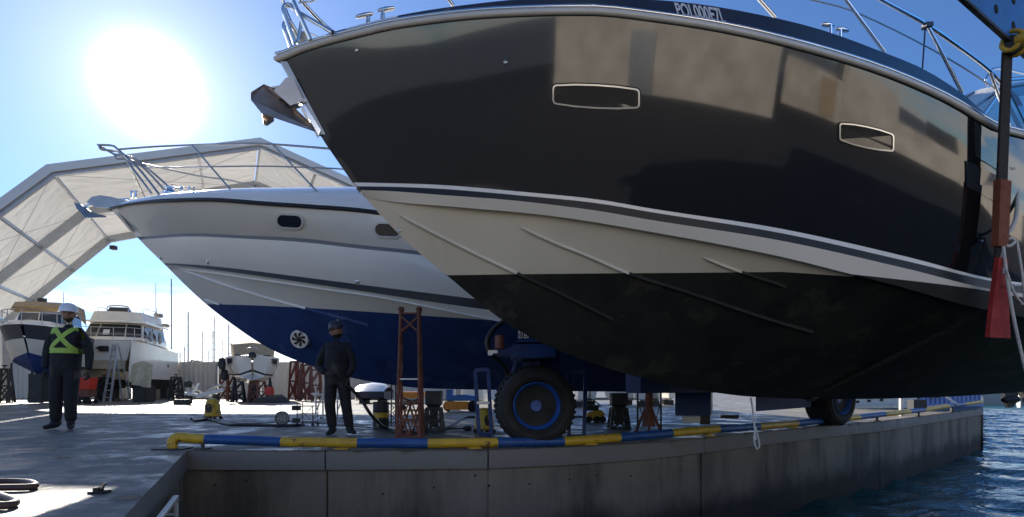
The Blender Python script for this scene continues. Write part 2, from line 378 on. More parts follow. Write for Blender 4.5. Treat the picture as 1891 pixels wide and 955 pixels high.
for a, b in zip(seams, seams[1:]):
    pa, pb = at_px(a), at_px(b); mid = [at_px(x) for x, _ in EDGE_PX if a+8 < x < b-8]
    d = .008
    pts = [pa] + mid + [pb]
    pts[0] = pa + (pts[1]-pa).normalized()*(d if a > 345 else -.09); pts[-1] = pb - (pb-pts[-2]).normalized()*d
    wall_piece(pts, -2.3, -.205, .5, -.05, 'wall_panel', 'quay')
    wall_piece(pts, -.20, -.002, .5, 0, 'cap_beam', 'cap', .018)
wall_piece(EDGE[:1] + EDGE[1:-1] + [EDGE[-1]-Vector((.1, .1, 0))], -2.3, -.02, .3, -.14, 'wall_core', 'joint', 0)
# the left end of the slip and the walls that close it
for nm, poly in (('end_wall', LEFT[::-1]), ):
    wall_piece(poly[:-1]+[poly[-1]], -2.3, -.205, .5, -.03, 'wall_panel', 'quay')
    wall_piece(poly, -.20, -.003, .5, 0, 'cap_beam', 'cap', .025)
wall_piece([OPP[1], OPP[0]], -2.3, -.004, .5, 0, 'wall_panel', 'quay')
wall_piece([RIGHT[0], RIGHT[1], RIGHT[2]], -2.3, -.004, .5, 0.002, 'wall_panel', 'quay')
# formwork tie holes
mb = MB()
for px, py in ((800, 902), (877, 880), (905, 899), (1106, 879), (1056, 887), (705, 914), (450, 890), (392, 897), (1170, 880), (1350, 858), (1490, 842), (1560, 900), (1690, 820), (1735, 838), (1500, 868), (980, 895)):
    p = at_px(px); i = 0
    q = at_px(px+8); t = (q-p).normalized(); n = Vector((t.y, -t.x, 0))
    P = un(px, py, p.y); P = Vector((p.x, p.y, P.z)) - n*.05
    mb.lathe(P, n, [(.011+.006*random.random(), -.01), (.011, .003)], 8)
mb.build('tie_hole', 'joint', qw)

# seabed-deep water with real waves near, flat sheet far
def water_mat():
    m = bpy.data.materials.new('harbour_water'); m.use_nodes = True; t = m.node_tree; b = t.nodes['Principled BSDF']
    b.inputs['Base Color'].default_value = (.012, .085, .082, 1); b.inputs['Roughness'].default_value = .06; b.inputs['IOR'].default_value = 1.33
    g = t.nodes.new('ShaderNodeNewGeometry'); prev = None
    for sc, st, ds in ((1.3, .5, .20), (4.5, .5, .06), (13., .4, .015)):
        n = t.nodes.new('ShaderNodeTexNoise'); n.inputs['Scale'].default_value = sc; n.inputs['Detail'].default_value = 3; n.inputs['Distortion'].default_value = .6
        mp = t.nodes.new('ShaderNodeMapping'); mp.inputs['Scale'].default_value = (.75, 1.35, 1); mp.inputs['Rotation'].default_value = (0, 0, .35)
        t.links.new(g.outputs['Position'], mp.inputs[0]); t.links.new(mp.outputs[0], n.inputs['Vector'])
        bp = t.nodes.new('ShaderNodeBump'); bp.inputs['Strength'].default_value = st; bp.inputs['Distance'].default_value = ds
        t.links.new(n.outputs[0], bp.inputs['Height'])
        if prev: t.links.new(prev, bp.inputs['Normal'])
        prev = bp.outputs[0]
    t.links.new(prev, b.inputs['Normal']); return m
M['water'] = water_mat()
gx = np.concatenate([np.linspace(-4, 60, 300), np.linspace(62, 400, 30)]); gy = np.concatenate([np.linspace(-4, 45, 260), np.linspace(46, 400, 40)])
X, Y = np.meshgrid(gx, gy); Z = np.zeros_like(X)
for k in range(26):
    a = R(60)+rng.normal()*.6; L = .5*1.16**k if k < 13 else .6*1.13**(k-13); q = 2*math.pi/L
    Z += .010*L**.75*np.sin(q*(X*math.cos(a)+Y*math.sin(a))+rng.uniform(0, 6.28))*(np.exp(-np.hypot(X, Y)/90))
V = np.stack([X.ravel(), Y.ravel(), (Z+WATER_Z).ravel()], 1); ny, nx = X.shape
idx = np.arange(ny*nx).reshape(ny, nx); Fq = np.stack([idx[:-1, :-1], idx[:-1, 1:], idx[1:, 1:], idx[1:, :-1]], -1).reshape(-1, 4)
me = bpy.data.meshes.new('water'); me.from_pydata(V.tolist(), [], Fq.tolist()); me.materials.append(M['water']); me.shade_smooth()
tag(link('water', me), 'rippled blue green harbour water', kind='structure')
tag(MB().add([(-800, -800, -2.3), (2500, -800, -2.3), (2500, 2500, -2.3), (-800, 2500, -2.3)], [(0, 1, 2, 3)]).build('seabed', mat('seabed_mud', (.02, .03, .03), .9)), kind='structure')
# far jetty on the right
tag(MB().box((78, 62, -.55), (66, 4, 1.7)).build('jetty', mat('pale_jetty_concrete', (.42, .40, .36), .8, var=.2, vscale=.8)), kind='structure')

# beige waterside hall behind the camera: sunlit, mirrored in the dark hull
hall = thing('harbour_hall', 'long beige rendered hall across the slip, mirrored in the dark hull', 'building', (9, -13, 0), R(30))
MB().box((-3, 0, 4.3), (10, 9, 8.6)).build('wall', 'beige_wall', hall)
MB().box((-3, 0, 8.75), (10.8, 9.8, .3)).build('roof', 'alu', hall)
for i in range(3):
    w = MB().box((-5.6+3.1*i, 4.52, 5.4+.35*i), (1.7, .08, .26)).build('window', 'window', hall)
MB().box((-4, 4.53, 1.2), (1.2, .1, 2.4)).build('door', 'steel_dull', hall)
orl = thing('pipe_rail', 'yellow and blue pipe rail on the opposite quay edge, mirrored in the dark hull', 'railing', (0, .4, 0), world=True)
o0 = Vector((-.62, .32, .12)); od = Vector((.866, .5, 0))
MB().tube([o0-Vector((0, 0, .12)), o0-Vector((0, 0, .04)), o0+od*.05, o0+od*.9], .05, 12).build('pipe_section', 'yellow', orl, smooth=60)
for i in range(9): MB().tube([o0+od*(.9+1.1*i), o0+od*(2.0+1.1*i)], .05, 12).build('pipe_section', 'pipe_blue' if i % 2 == 0 else 'yellow', orl, smooth=60)
q_ = [Vector((.1, -.3, .004)), Vector((27, 15.2, .004)), Vector((40, -8, .004)), Vector((4, -30, .004)), Vector((-14, -14, .004)), Vector((-6.5, -4.5, .004))]
tag(MB().add(q_, [tuple(range(6))]).build('reflection_sheet', 'reflection_dark'), 'dark sheet added on the opposite quay to darken the hull reflections', kind='structure')  # added out of view so the dark hull mirrors less brown ground
low = thing('net_store', 'low beige store beside the harbour hall, mirrored in the dark hull', 'building', (22, -9, 0), R(34))
mb = MB()
for i, h in enumerate((2.2, 2.9, 1.7, 2.6, 1.5, 2.1)): mb.box((-9+3.6*i, 0, h/2), (3.58, 5-.1*i, h))
mb.build('wall', 'beige_wall', low)
MB().box((-8, 2.5, 1.1), (.9, .12, 1.9)).build('door', 'canvas', low)
# ================================================================ BOAT HULLS
class Frame:
    """boat frame: bow point B, aft direction a, near-side direction n"""
    def __init__(s, B, psi): s.B = Vector((B[0], B[1], 0)); s.a = Vector((math.cos(psi), math.sin(psi), 0)); s.n = Vector((math.sin(psi), -math.cos(psi), 0))
    def w(s, q, side=1): return s.B + s.a*q[0] + s.n*(q[1]*side) + Vector((0, 0, q[2]))
    def solve(s, px, py, bf):
        k = (px-945)/F; lo, hi = -3., 16.
        for _ in range(50):
            m = (lo+hi)/2; p = s.B + s.a*m + s.n*bf(m)
            if p.x-k*p.y > 0: hi = m
            else: lo = m
        p = s.B + s.a*lo + s.n*bf(lo); return (lo, bf(lo), ZC+(HOR-py)/F*p.y)
    def line(s, pts, bf, extra=()): return [s.solve(px, py, bf) for px, py in pts] + list(extra)
    def on(s, px, py, b):      # world point at pixel on the vertical sheet b(s)
        return s.w(s.solve(px, py, b if callable(b) else (lambda q: b)))
def pw(bm, s0, L, p, tail=0.0): return lambda s: bm*(1-(1-min(max((s-s0)/L, 0), 1))**p)
def resample(line, ss):
    L = sorted(line); xs = np.array([q[0] for q in L]); keep = np.concatenate([[True], np.diff(xs) > .02]); out = []
    xs = xs[keep]
    for c in (1, 2):
        ys = np.array([q[c] for q in L])[keep]; h = np.diff(xs); d = np.diff(ys)/h      # monotone cubic
        m = np.zeros_like(xs); m[0] = d[0]; m[-1] = d[-1]
        for i in range(1, len(xs)-1):
            if d[i-1]*d[i] > 0: w1 = 2*h[i]+h[i-1]; w2 = h[i]+2*h[i-1]; m[i] = (w1+w2)/(w1/d[i-1]+w2/d[i])
        j = np.clip(np.searchsorted(xs, ss)-1, 0, len(xs)-2); t = np.clip((ss-xs[j])/h[j], 0, 1)
        out.append((1+2*t)*(1-t)**2*ys[j] + t*(1-t)**2*h[j]*m[j] + t*t*(3-2*t)*ys[j+1] + t*t*(t-1)*h[j]*m[j+1])
    return np.stack([ss, out[0], out[1]], 1)
def build_hull(fr, lines, bands, S1, nu, name, mats, parent, below=None, stem=None):
    """lines: ordered list of resampled curves; bands: (n rows, material, bulge); mirrored, transom closed"""
    mb = MB(); u = np.linspace(0, 1, nu)**1.5
    L = [resample(l, min(q[0] for q in l) + (S1-min(q[0] for q in l))*u) for l in lines]
    def proj(A):
        return A
    for (nr, mi, bul), A, B_ in zip(bands, L, L[1:]):
        for side in (1, -1):
            rows = []
            for r in range(nr+1):
                v = r/nr; C = A*(1-v)+B_*v; C = C.copy(); C[:, 1] += bul*math.sin(math.pi*v)*np.clip(C[:, 1]*2, 0, 1)
                if stem is not None:                     # keep the first point on the stem curve
                    C[0, 0] = np.interp(-C[0, 2], [-q[2] for q in stem], [q[0] for q in stem]); C[0, 1] = 0
                rows.append([fr.w(q, side) for q in C])
            mb.loft(rows, mi)
    ring = [fr.w(l[-1], 1) for l in L] + [fr.w(l[-1], -1) for l in L[::-1]]
    mb.add(ring, [tuple(range(len(ring)))], bands[0][1])
    me = bpy.data.meshes.new(name); me.from_pydata([tuple(v) for v in mb.v], [], mb.f)
    for m in mats: me.materials.append(M[m])
    me.polygons.foreach_set('material_index', mb.mi)
    bm = bmesh.new(); bm.from_mesh(me); bmesh.ops.remove_doubles(bm, verts=bm.verts, dist=.0008)
    bmesh.ops.dissolve_degenerate(bm, edges=bm.edges, dist=.0005)
    if below:                                            # antifouling up to a planar waterline: z = z0 + k s
        z0, k, mi = below[:3]; segs = [(-9, 99, z0, k)] if len(below) == 3 else [(-9, below[3], z0, k), (below[3], 99, z0+(k-below[4])*below[3], below[4])]
        sv = lambda f: (f.calc_center_median()-fr.B).dot(fr.a)
        if len(segs) > 1: bmesh.ops.bisect_plane(bm, geom=bm.verts[:]+bm.edges[:]+bm.faces[:], plane_co=fr.w((below[3], 0, 0)), plane_no=fr.a, dist=.0005)
        for a0, a1, z0, k in segs:
            co = fr.w((0, 0, z0)); no = (Vector((0, 0, 1)) - fr.a*k).normalized(); fs = [f for f in bm.faces if a0 <= sv(f) < a1]
            es = list({e for f in fs for e in f.edges}); vs_ = list({v for f in fs for v in f.verts})
            bmesh.ops.bisect_plane(bm, geom=vs_+es+fs, plane_co=co, plane_no=no, dist=.0005)
            for f in bm.faces:
                if a0 <= sv(f) < a1 and (f.calc_center_median()-co).dot(no) < -1e-4: f.material_index = mi
    bmesh.ops.recalc_face_normals(bm, faces=bm.faces); bm.to_mesh(me); bm.free()
    me.shade_smooth(); me.set_sharp_from_angle(angle=R(24))
    att = me.attributes.get('sharp_edge') or me.attributes.new('sharp_edge', 'BOOLEAN', 'EDGE')
    em = {}
    for p in me.polygons:
        for ek in p.edge_keys: em.setdefault(ek, set()).add(p.material_index)
    for e in me.edges:                                   # colour breaks are hard moulded lines
        if len(em.get(e.key, ())) > 1: att.data[e.index].value = True
    ob = link(name, me, parent)
    bm = bmesh.new(); bm.from_mesh(me); bvh = BVHTree.FromBMesh(bm); bm.free()
    return ob, bvh, L
CAM = Vector((0, 0, ZC))
def hit(bvh, px, py):
    d = (un(px, py, 1.0)-CAM).normalized(); loc, no, i, dist = bvh.ray_cast(CAM, d)
    if loc is None: return None
    if no.dot(d) > 0: no = -no
    return loc, no
def hits(bvh, pts, n=6):
    P = spline([(x, y, 0) for x, y in pts], n); out = []
    for p in P:
        h = hit(bvh, p.x, p.y)
        if h: out.append(h)
    return out
def strake(H, up, out, down=.004, taper=True):
    """spray rail: lip with a flat underside along hull hits"""
    mb = MB(); rows = []
    for i, (p, n) in enumerate(H):
        t = (H[min(i+1, len(H)-1)][0]-H[max(i-1, 0)][0]).normalized(); w = n.cross(t).normalized()
        if w.z < 0: w = -w
        k = min(1, .25+i/3.) if taper else 1
        rows.append([p + w*up*k - n*.006, p + n*out*k, p - w*down - n*.006])
    return mb.loft(rows, closed=True, cap=True)
def patch(H, thick, mb=None, mi=0):
    """outline on a hull (list of hits) raised by thick: a thin plate following it"""
    mb = mb or MB(); n = len(H); c = sum((h[0] for h in H), Vector())/n; cn = sum((h[1] for h in H), Vector()).normalized()
    top = [h[0]+h[1]*thick for h in H]; bot = [h[0]-h[1]*.01 for h in H]; ct = c + cn*thick
    ct = sum(top, Vector())/n
    vs = top+bot+[ct]; fs = [(i, (i+1) % n, 2*n) for i in range(n)] + [(i, n+i, n+(i+1) % n, (i+1) % n) for i in range(n)]
    return mb.add(vs, fs, mi)
def rrect(cx, cy, w, h, r, n=5, bow=0.0, tilt=0.0, skew=0.0):
    """rounded outline in photo pixels (bow bulges long sides)"""
    out = []
    for qx, qy, a0 in ((1, -1, -90), (1, 1, 0), (-1, 1, 90), (-1, -1, 180)):
        for k in range(n):
            a = R(a0+90*k/(n-1)); out.append((qx*(w/2-r)+r*math.cos(a), qy*(h/2-r)+r*math.sin(a)))
        if bow and qx == 1 and qy == 1 or bow and qx == -1 and qy == -1:
            for t in (-.25, 0, .25) if qy < 0 else (.25, 0, -.25): out.append((t*w, qy*(h/2+bow*(1-4*t*t))))
    c, s = math.cos(tilt), math.sin(tilt)
    return [(cx+x*c-y*s, cy+x*s+y*c+skew*x) for x, y in out]

# ---------------------------------------------------------------- the dark motor yacht in the lift
PSI = R(22); Y0 = 3.7; FD = Frame((-.43*Y0, Y0), PSI); fb = FD
SD = 9.6
yb = thing('motor_yacht', 'dark navy and cream motor yacht hanging in the lift slings over the slip', 'motor yacht', tuple(FD.w((5, 0, .5))), world=True)
bS = pw(1.75, 0, 5.5, 2.2); bT = pw(1.6, .46, 6.2, 2); bC = pw(1.575, .56, 6.2, 2)
stem_px = [(519, 112), (560, 190), (590, 250), (650, 337), (700, 395), (760, 455), (830, 513), (880, 555), (940, 600), (1010, 638), (1100, 673), (1200, 702), (1300, 722), (1390, 733), (1500, 737), (1600, 737), (1740, 733), (1830, 728)]
stem = FD.line(stem_px, lambda s: 0., [(9.6, 0, .62)])
sheer = FD.line([(519, 112), (560, 95), (650, 70), (740, 50), (900, 32), (1090, 27), (1200, 38), (1330, 58), (1500, 98), (1640, 142), (1750, 190), (1850, 245)], bS, [(6.2, 1.76, 2.50), (8, 1.74, 2.42), (9.6, 1.66, 2.36)])
T1 = FD.line([(650, 337), (700, 338), (800, 341), (960, 354), (1100, 368), (1200, 385), (1439, 422), (1677, 475), (1840, 516)], bT, [(7.2, 1.60, 1.46), (9.6, 1.55, 1.38)])
T2 = FD.line([(655, 344), (720, 345), (800, 348), (960, 361), (1100, 375), (1200, 391.5), (1439, 430), (1677, 483), (1840, 520.5)], bT, [(7.2, 1.60, 1.43), (9.6, 1.55, 1.35)])
T3 = FD.line([(663, 351), (720, 353), (800, 359), (944, 370), (1100, 389), (1200, 406), (1439, 444), (1677, 497), (1836, 535)], bT, [(7.2, 1.60, 1.37), (9.6, 1.55, 1.29)])
CH = FD.line([(676, 366), (737, 374), (850, 383), (1012, 398), (1200, 428), (1455, 477), (1558, 503), (1649, 526), (1800, 568)], bC, [(7.2, 1.56, 1.13), (9.6, 1.52, 1.05)])
k0 = min(q[0] for q in CH)
KE = [q for q in stem if q[0] > k0+.03]; KE = [(k0, 0, float(np.interp(k0, [q[0] for q in stem], [q[2] for q in stem])))] + KE
CH[0] = (KE[0][0], 0, KE[0][2]); C2 = [(q[0], max(q[1]-.055*min(1, q[1]/.3), 0), q[2]+.010*min(1, q[1]/.3)) for q in CH]
hull, BV, HL = build_hull(FD, [sheer, T1, T2, T3, CH, C2, KE], [(9, 0, .02), (1, 1, 0), (1, 2, 0), (3, 1, 0), (1, 3, 0), (7, 3, .02)], SD, 70, 'hull',
    ['navy', 'white', 'stripe_black', 'cream', 'anti_black'], yb, below=(1.50, .005, 4, 3.5, -.072), stem=stem)
# deck edge: navy toe rail above the rubbing strake, white patch near the bow, cambered deck
u = np.linspace(0, 1, 70)**1.5
bG = lambda s: max(bS(s)-.07*min(1, s/.4), 0)
GW = FD.line([(528, 93), (560, 80), (632, 54), (738, 28), (860, 9), (1000, -4), (1120, -4), (1250, 3), (1430, 33), (1516, 55), (1634, 98), (1696, 123), (1777, 173), (1857, 238)], bG, [(6.2, 1.66, 2.58), (8, 1.64, 2.5), (9.6, 1.58, 2.44)])
GW[0] = (.04, 0, GW[0][2])
sh = resample(sheer, min(q[0] for q in sheer) + (SD-min(q[0] for q in sheer))*u); gw = resample(GW, .04 + (SD-.04)*u)
sA = FD.solve(636, 53, bG)[0]; sB = FD.solve(738, 28, bG)[0]
mb = MB()
for side in (1, -1):
    for i in range(len(sh)-1):
        s_ = (gw[i][0]+gw[i+1][0])/2; mi = 1 if sA < s_ < sB else 0
        q = [FD.w(sh[i], side), FD.w(sh[i+1], side), FD.w(gw[i+1], side), FD.w(gw[i], side)]
        mb.add(q, [(0, 1, 2, 3)], mi)
mb.build('toe_rail', ['navy_matt', 'white'], yb, smooth=30, merge=.0005)
mb = MB(); rows = []
for g in gw: rows.append([FD.w((g[0], g[1]*t, g[2]-.03*(1-abs(t))*0+.10*(1-t*t)*min(1, g[1])), 1) for t in np.linspace(-1, 1, 9)])
mb.loft(rows); mb.build('deck', 'white_old', yb, smooth=40)
# rubbing strake: two bright mouldings and a dark line between
def moulding(side, dz, r, name, m):
    mb = MB(); P = [FD.w((q[0]-.02 if i == 0 else q[0], q[1]+r*.6, q[2]+dz), side) for i, q in enumerate(sh)]
    return P, r
for nm, dz, r, m in (('rub_rail', .012, .021, 'moulding'), ('rub_rail', .047, .013, 'steel')):
    mb = MB()
    a = [FD.w((q[0], q[1]+r*.5, q[2]+dz), 1) for q in sh][::-1]; b = [FD.w((q[0], q[1]+r*.5, q[2]+dz), -1) for q in sh]
    nose = FD.w((sh[0][0]-.03, 0, sh[0][2]+dz)); mb.tube(a[:-1]+[nose]+b[1:], r, 8); mb.build(nm, m, yb, smooth=60)
# spray rails on the bottom
for pts, up, out in (([(737, 397), (800, 430), (880, 470), (954, 505), (1040, 545), (1130, 590)], .018, .022),
                     ([(961, 420), (1020, 447), (1090, 475), (1160, 505), (1270, 540), (1399, 583), (1500, 613)], .018, .022),
                     ([(1297, 475), (1350, 496), (1403, 514), (1450, 529)], .016, .02)):
    st_ = strake(hits(BV, pts), up, out).build('spray_rail', ['cream', 'anti_black'], yb)
    wl = 1.52
    for p in st_.data.polygons: p.material_index = 1 if p.center.z < wl else 0
# chine lip
# portlights
def portlight(bvh, out_px, in_px, root, frame_m='steel', glass_m='glass_dark', t=.012, gl=.005):
    Ho = [hit(bvh, *p) for p in out_px]; Hi = [hit(bvh, *p) for p in in_px]
    if None in Ho or None in Hi: return
    mb = MB(); n = len(Ho); A = [h[0]-h[1]*.006 for h in Ho]; B_ = [h[0]+h[1]*t for h in Ho]; C = [h[0]+h[1]*t for h in Hi]; D = [h[0]+h[1]*(gl-.003) for h in Hi]
    mb.loft([A, B_, C, D], closed=True); fr_ = mb.build('portlight', frame_m, root, smooth=30)
    mb = patch([(h[0], h[1]) for h in Hi], gl); mb.build('glass', glass_m, fr_, smooth=30)
    return fr_
portlight(BV, rrect(1100, 179, 161, 37, 8, bow=4, skew=.05), rrect(1100, 179, 155, 31, 6, bow=4, skew=.05), yb)
portlight(BV, [(x, y) for x, y in rrect(1598, 254, 101, 34, 6, bow=3.5, skew=.21)], rrect(1598, 254, 96, 29, 5, bow=3.5, skew=.21), yb)
for c in ((1100, 179, 167, 43, 10, 4, .05), (1598, 254, 106, 39, 8, 3.5, .21)):
    H = [hit(BV, *p) for p in rrect(*c[:5], bow=c[5], skew=c[6])]
    if None not in H: patch(H, .003).build('gasket', 'black', yb)
# big side window aft and its lower pane
for poly in ([(1797, 224), (1801, 290), (1846, 318), (1843, 258)], [(1782, 297), (1783, 345), (1845, 378), (1846, 328)]):
    H = [hit(BV, *p) for p in poly]
    if None not in H: patch(H, .008).build('side_window', 'glass_blue', yb)
# skin fittings
for px, py in ((933, 115), (658, 93), (737, 426), (1812, 446)):
    h = hit(BV, px, py)
    if h: MB().lathe(h[0], h[1], [(.012, -.005), (.012, .004), (.007, .008), (.005, .003)], 10).build('skin_fitting', 'steel', yb, smooth=30)
# registration lettering on the toe rail
a = FD.on(1241, 24, bG); b = FD.on(1331, 37, bG); c = FD.on(1243, 7, bG)
a = a + FD.n*.012; ex = (FD.on(1331, 37, bG)-FD.on(1241, 24, bG)); wid = ex.length; ex.normalize(); hgt = (c-FD.on(1241, 24, bG)).length
me = text_mesh('POL000E7L', .1); co = np.array([v.co for v in me.vertices]); w0 = co[:, 0].max(); h0 = co[:, 1].max()
i0 = np.argmin(np.abs(gw[:, 0]-FD.solve(1285, 20, bG)[0]))
upv = (FD.w(gw[i0])-FD.w(sh[i0])).normalized(); nv = ex.cross(upv).normalized()
if nv.dot(FD.n) < 0: nv = -nv
for v in me.vertices:
    x = v.co.x/w0
    pxx = 1241+90*x; s_ = FD.solve(pxx, 20, bG)[0]; j = resample(sheer, np.array([s_]))[0]; g2 = resample(GW, np.array([s_]))[0]
    lo = Vector(FD.w(j)); hi = Vector(FD.w(g2)); t = .34+.56*v.co.y/h0
    v.co = lo.lerp(hi, t) + nv*(.006 + v.co.z*.3)
me.materials.append(M['lettering']); link('registration_lettering', me, yb)

# stem plate and anchor at the bow
mb = MB(); rows = []
for i in range(12):
    t = i/11; px = 521+(592-521)*t; py = 116+(250-116)*t
    q = FD.solve(px, py, lambda s: 0.); w_ = .035
    rows.append([FD.w((q[0]+.03, .028, q[2])), FD.w((q[0]-.012, .014, q[2])), FD.w((q[0]-.012, -.014, q[2])), FD.w((q[0]+.03, -.028, q[2]))])
mb.loft(rows, closed=True, cap=True); mb.build('stem_plate', 'steel_dull', yb)
anc = MB()
def fp(px, py, b): return FD.w(FD.solve(px, py, lambda s: b))
tip = fp(590, 245, 0); rt = fp(487, 157, 0); rb = fp(482, 212, 0)
for b in (.13, -.13):
    wl = fp(463, 172, b); wl2 = fp(463, 184, b); wm = fp(505, 216, b*.8); th = Vector((0, 0, -.012))
    anc.prism([tip, fp(508, 166, 0), rt, wl, wl2, fp(484, 210, b*.9), wm], FD.n*(-.012 if b > 0 else .012))
anc.prism([fp(483, 208, .04), fp(505, 214, .04), fp(492, 223, .04), fp(485, 221, .04)], FD.n*-.08)
anchor = anc.build('anchor', 'anchor_steel', yb)
pl = MB()
for b in (.045, -.045): pl.prism([fp(527, 145, b), fp(540, 142, b), fp(560, 187, b), fp(536, 196, b), fp(506, 170, b)], FD.n*.008)
pl.build('cheek_plate', 'steel_dull', anchor)
MB().bar(fp(536, 197, 0), fp(566, 188, 0), .06, .025).bar(fp(498, 163, 0), fp(528, 158, 0), .012).build('shank', 'steel_dull', anchor)
MB().prism([fp(556, 196, .03), fp(562, 192, .03), fp(592, 240, .03), fp(588, 250, .03)], FD.n*-.06).build('anchor_stock', 'steel', anchor)

# pulpit, stanchions, guard rails
bR = lambda s: max(bS(s)-.10*min(1, s/.3), .03)
def onr(px, py): return FD.on(px, py, bR)
def mirr(p): return p - FD.n*(2*(p-FD.B).dot(FD.n))
def rail(pts, r, name, m='steel', both=True, sm=5):
    P = spline(pts, sm) if sm else pts
    if both: MB().tube([mirr(p) for p in P], r, 8).build(name, m, yb, smooth=60)
    return MB().tube(P, r, 8).build(name, m, yb, smooth=60)
bP = lambda s: .09
def onp(px, py, b=.09): return FD.on(px, py, lambda s: b)
rail([onp(544, 80), onp(530, 40), onp(523, 20), onp(526, 11), onp(535, 10), onp(549, 22, .12), onp(580, 40, .2), onp(614, 60, .3)], .0145, 'pulpit_rail')
rail([onp(573, 74, .16), onp(556, 35, .16), onp(540, 0, .15), onp(520, -50, .14), onp(525, -75, .12), onp(700, -170, .7), onr(1000, -170), onr(1300, -130), onr(1500, -72), onr(1628, 0), onr(1712, 46), onr(1785, 98), onr(1832, 136), onr(1862, 172)], .0145, 'guard_rail', sm=6)
rail([onp(549, 79), onp(558, 31)], .012, 'stanchion')
rail([onp(551, 5, .15), onp(566, 3, .18), onp(584, -2, .2), onp(680, -60, .5)], .006, 'guard_wire')
for top, bot in (((1002, -168), (1130, -6)), ((1284, -132), (1432, 33)), ((1513, -66), (1634, 97)), ((1712, 46), (1777, 172)), ((1829, 134), (1864, 235))):
    rail([onr(*bot), onr(*top)], .0125, 'stanchion', sm=0)
rail([onr(838, 12), onp(700, -168, .7)], .0125, 'stanchion', sm=0)
rail([onr(1708, 52), onr(1703, 126)], .005, 'boathook_line', 'black', sm=0, both=False)
rail([onr(1430, -18), onr(1500, 0), onr(1590, 27), onr(1745, 105), onr(1862, 180)], .005, 'guard_wire', 'rope')
MB().box(tuple(onr(1712, 48)), (.05, .05, .03)).build('rail_joint', 'black', yb)
MB().lathe(onp(558, 74, .02)-Vector((0, 0, .02)), (0, 0, 1), [(.035, 0), (.035, .05), (.03, .065), (.012, .07)], 12).build('windlass_cap', 'cream', yb, smooth=40)
def cleat(px, py, ppx, ppy, hx0, hx1, hy):
    base = onr(px, py); Yb = base.y; mb = MB(); top = un(ppx, ppy, Yb)
    mb.lathe(base-Vector((0, 0, .02)), (0, 0, 1), [(.016, 0), (.014, (top-base).z+.02)], 10)
    a = un(hx0, hy[0], Yb); b = un(hx1, hy[1], Yb); mb.tube([a, a.lerp(b, .15), a.lerp(b, .5), a.lerp(b, .85), b], [.008, .014, .017, .014, .008], 8)
    mb.build('cleat', 'steel', yb, smooth=50)
cleat(679, 41, 679, 31, 656, 689, (32, 25)); cleat(706, 34, 706, 21, 697, 729, (20, 15))
cleat(1533, 60, 1533, 47, 1516, 1540, (45, 47)); cleat(1551, 66, 1551, 54, 1543, 1567, (53, 57))

# cabin trunk, windscreen, coachroof (seen at the right edge)
mb = MB(); rows = []
for s_, bw, zb, zt, bt in ((5.0, 1.0, 2.66, 2.74, .8), (5.5, 1.24, 2.6, 3.05, 1.0), (6.1, 1.34, 2.56, 3.46, 1.12), (6.7, 1.38, 2.5, 3.62, 1.18), (8.0, 1.4, 2.45, 3.62, 1.2), (9.2, 1.38, 2.4, 3.4, 1.2)):
    rows.append([FD.w((s_, b_, z_)) for b_, z_ in ((bw, zb), (bw*.98, zb+(zt-zb)*.3), (bt, zt-.05), (bt*.85, zt), (0, zt+.04), (-bt*.85, zt), (-bt, zt-.05), (-bw*.98, zb+(zt-zb)*.3), (-bw, zb))])
cab = mb.loft(rows, cap=True).build('cabin', 'white_old', yb, smooth=35)
def cabq(r0, r1, c0, c1, inset_=.1, off=.012):
    q = [Vector(rows[r0][c0]), Vector(rows[r1][c0]), Vector(rows[r1][c1]), Vector(rows[r0][c1])]; c = sum(q, Vector())/4
    n = (q[1]-q[0]).cross(q[3]-q[0]).normalized()
    if n.dot(c-FD.w((6.5, 0, 2.6))) < 0: n = -n
    return [c+(p-c)*(1-inset_)+n*off for p in q], n
for r0, r1, c0, c1 in ((1, 2, 1, 2), (2, 3, 1, 2), (3, 4, 1, 2), (4, 5, 1, 2), (1, 2, 6, 7), (2, 3, 6, 7), (3, 4, 6, 7)):
    q, n = cabq(r0, r1, c0, c1); MB().prism(q, n*-.02).build('window', 'glass_blue', cab)
for c0, c1 in ((3, 4), (4, 5)):
    q, n = cabq(0, 2, c0, c1, .06); MB().prism(q, n*-.02).build('windscreen', 'glass_blue', cab)
MB().tube([FD.w((5.5, 1.27, 2.95)), FD.w((6.1, 1.16, 3.44)), FD.w((6.8, 1.2, 3.6))], .018).build('window_frame', 'steel', cab, smooth=60)
MB().tube(spline([FD.w((6.2, .95, 3.5)), FD.w((6.2, .95, 3.6)), FD.w((6.5, .97, 3.72)), FD.w((8.2, 1.0, 3.75)), FD.w((8.4, 1.0, 3.6))], 5), .012).build('grab_rail', 'steel', cab, smooth=60)
# dark sun-pad cushion on the foredeck
c = onr(1738, 150); mb = MB()
mb.loft([[c + FD.a*x + FD.n*(-.35+y) + Vector((0, 0, z)) for y, z in ((.3, -.16), (.3, h*.6), (.15, h), (-.3, h), (-.35, -.16))] for x, h in ((-.28, -.08), (-.2, .05), (0, .1), (.2, .06), (.3, -.08))], cap=True)
mb.build('sun_pad', 'black', yb, smooth=60)
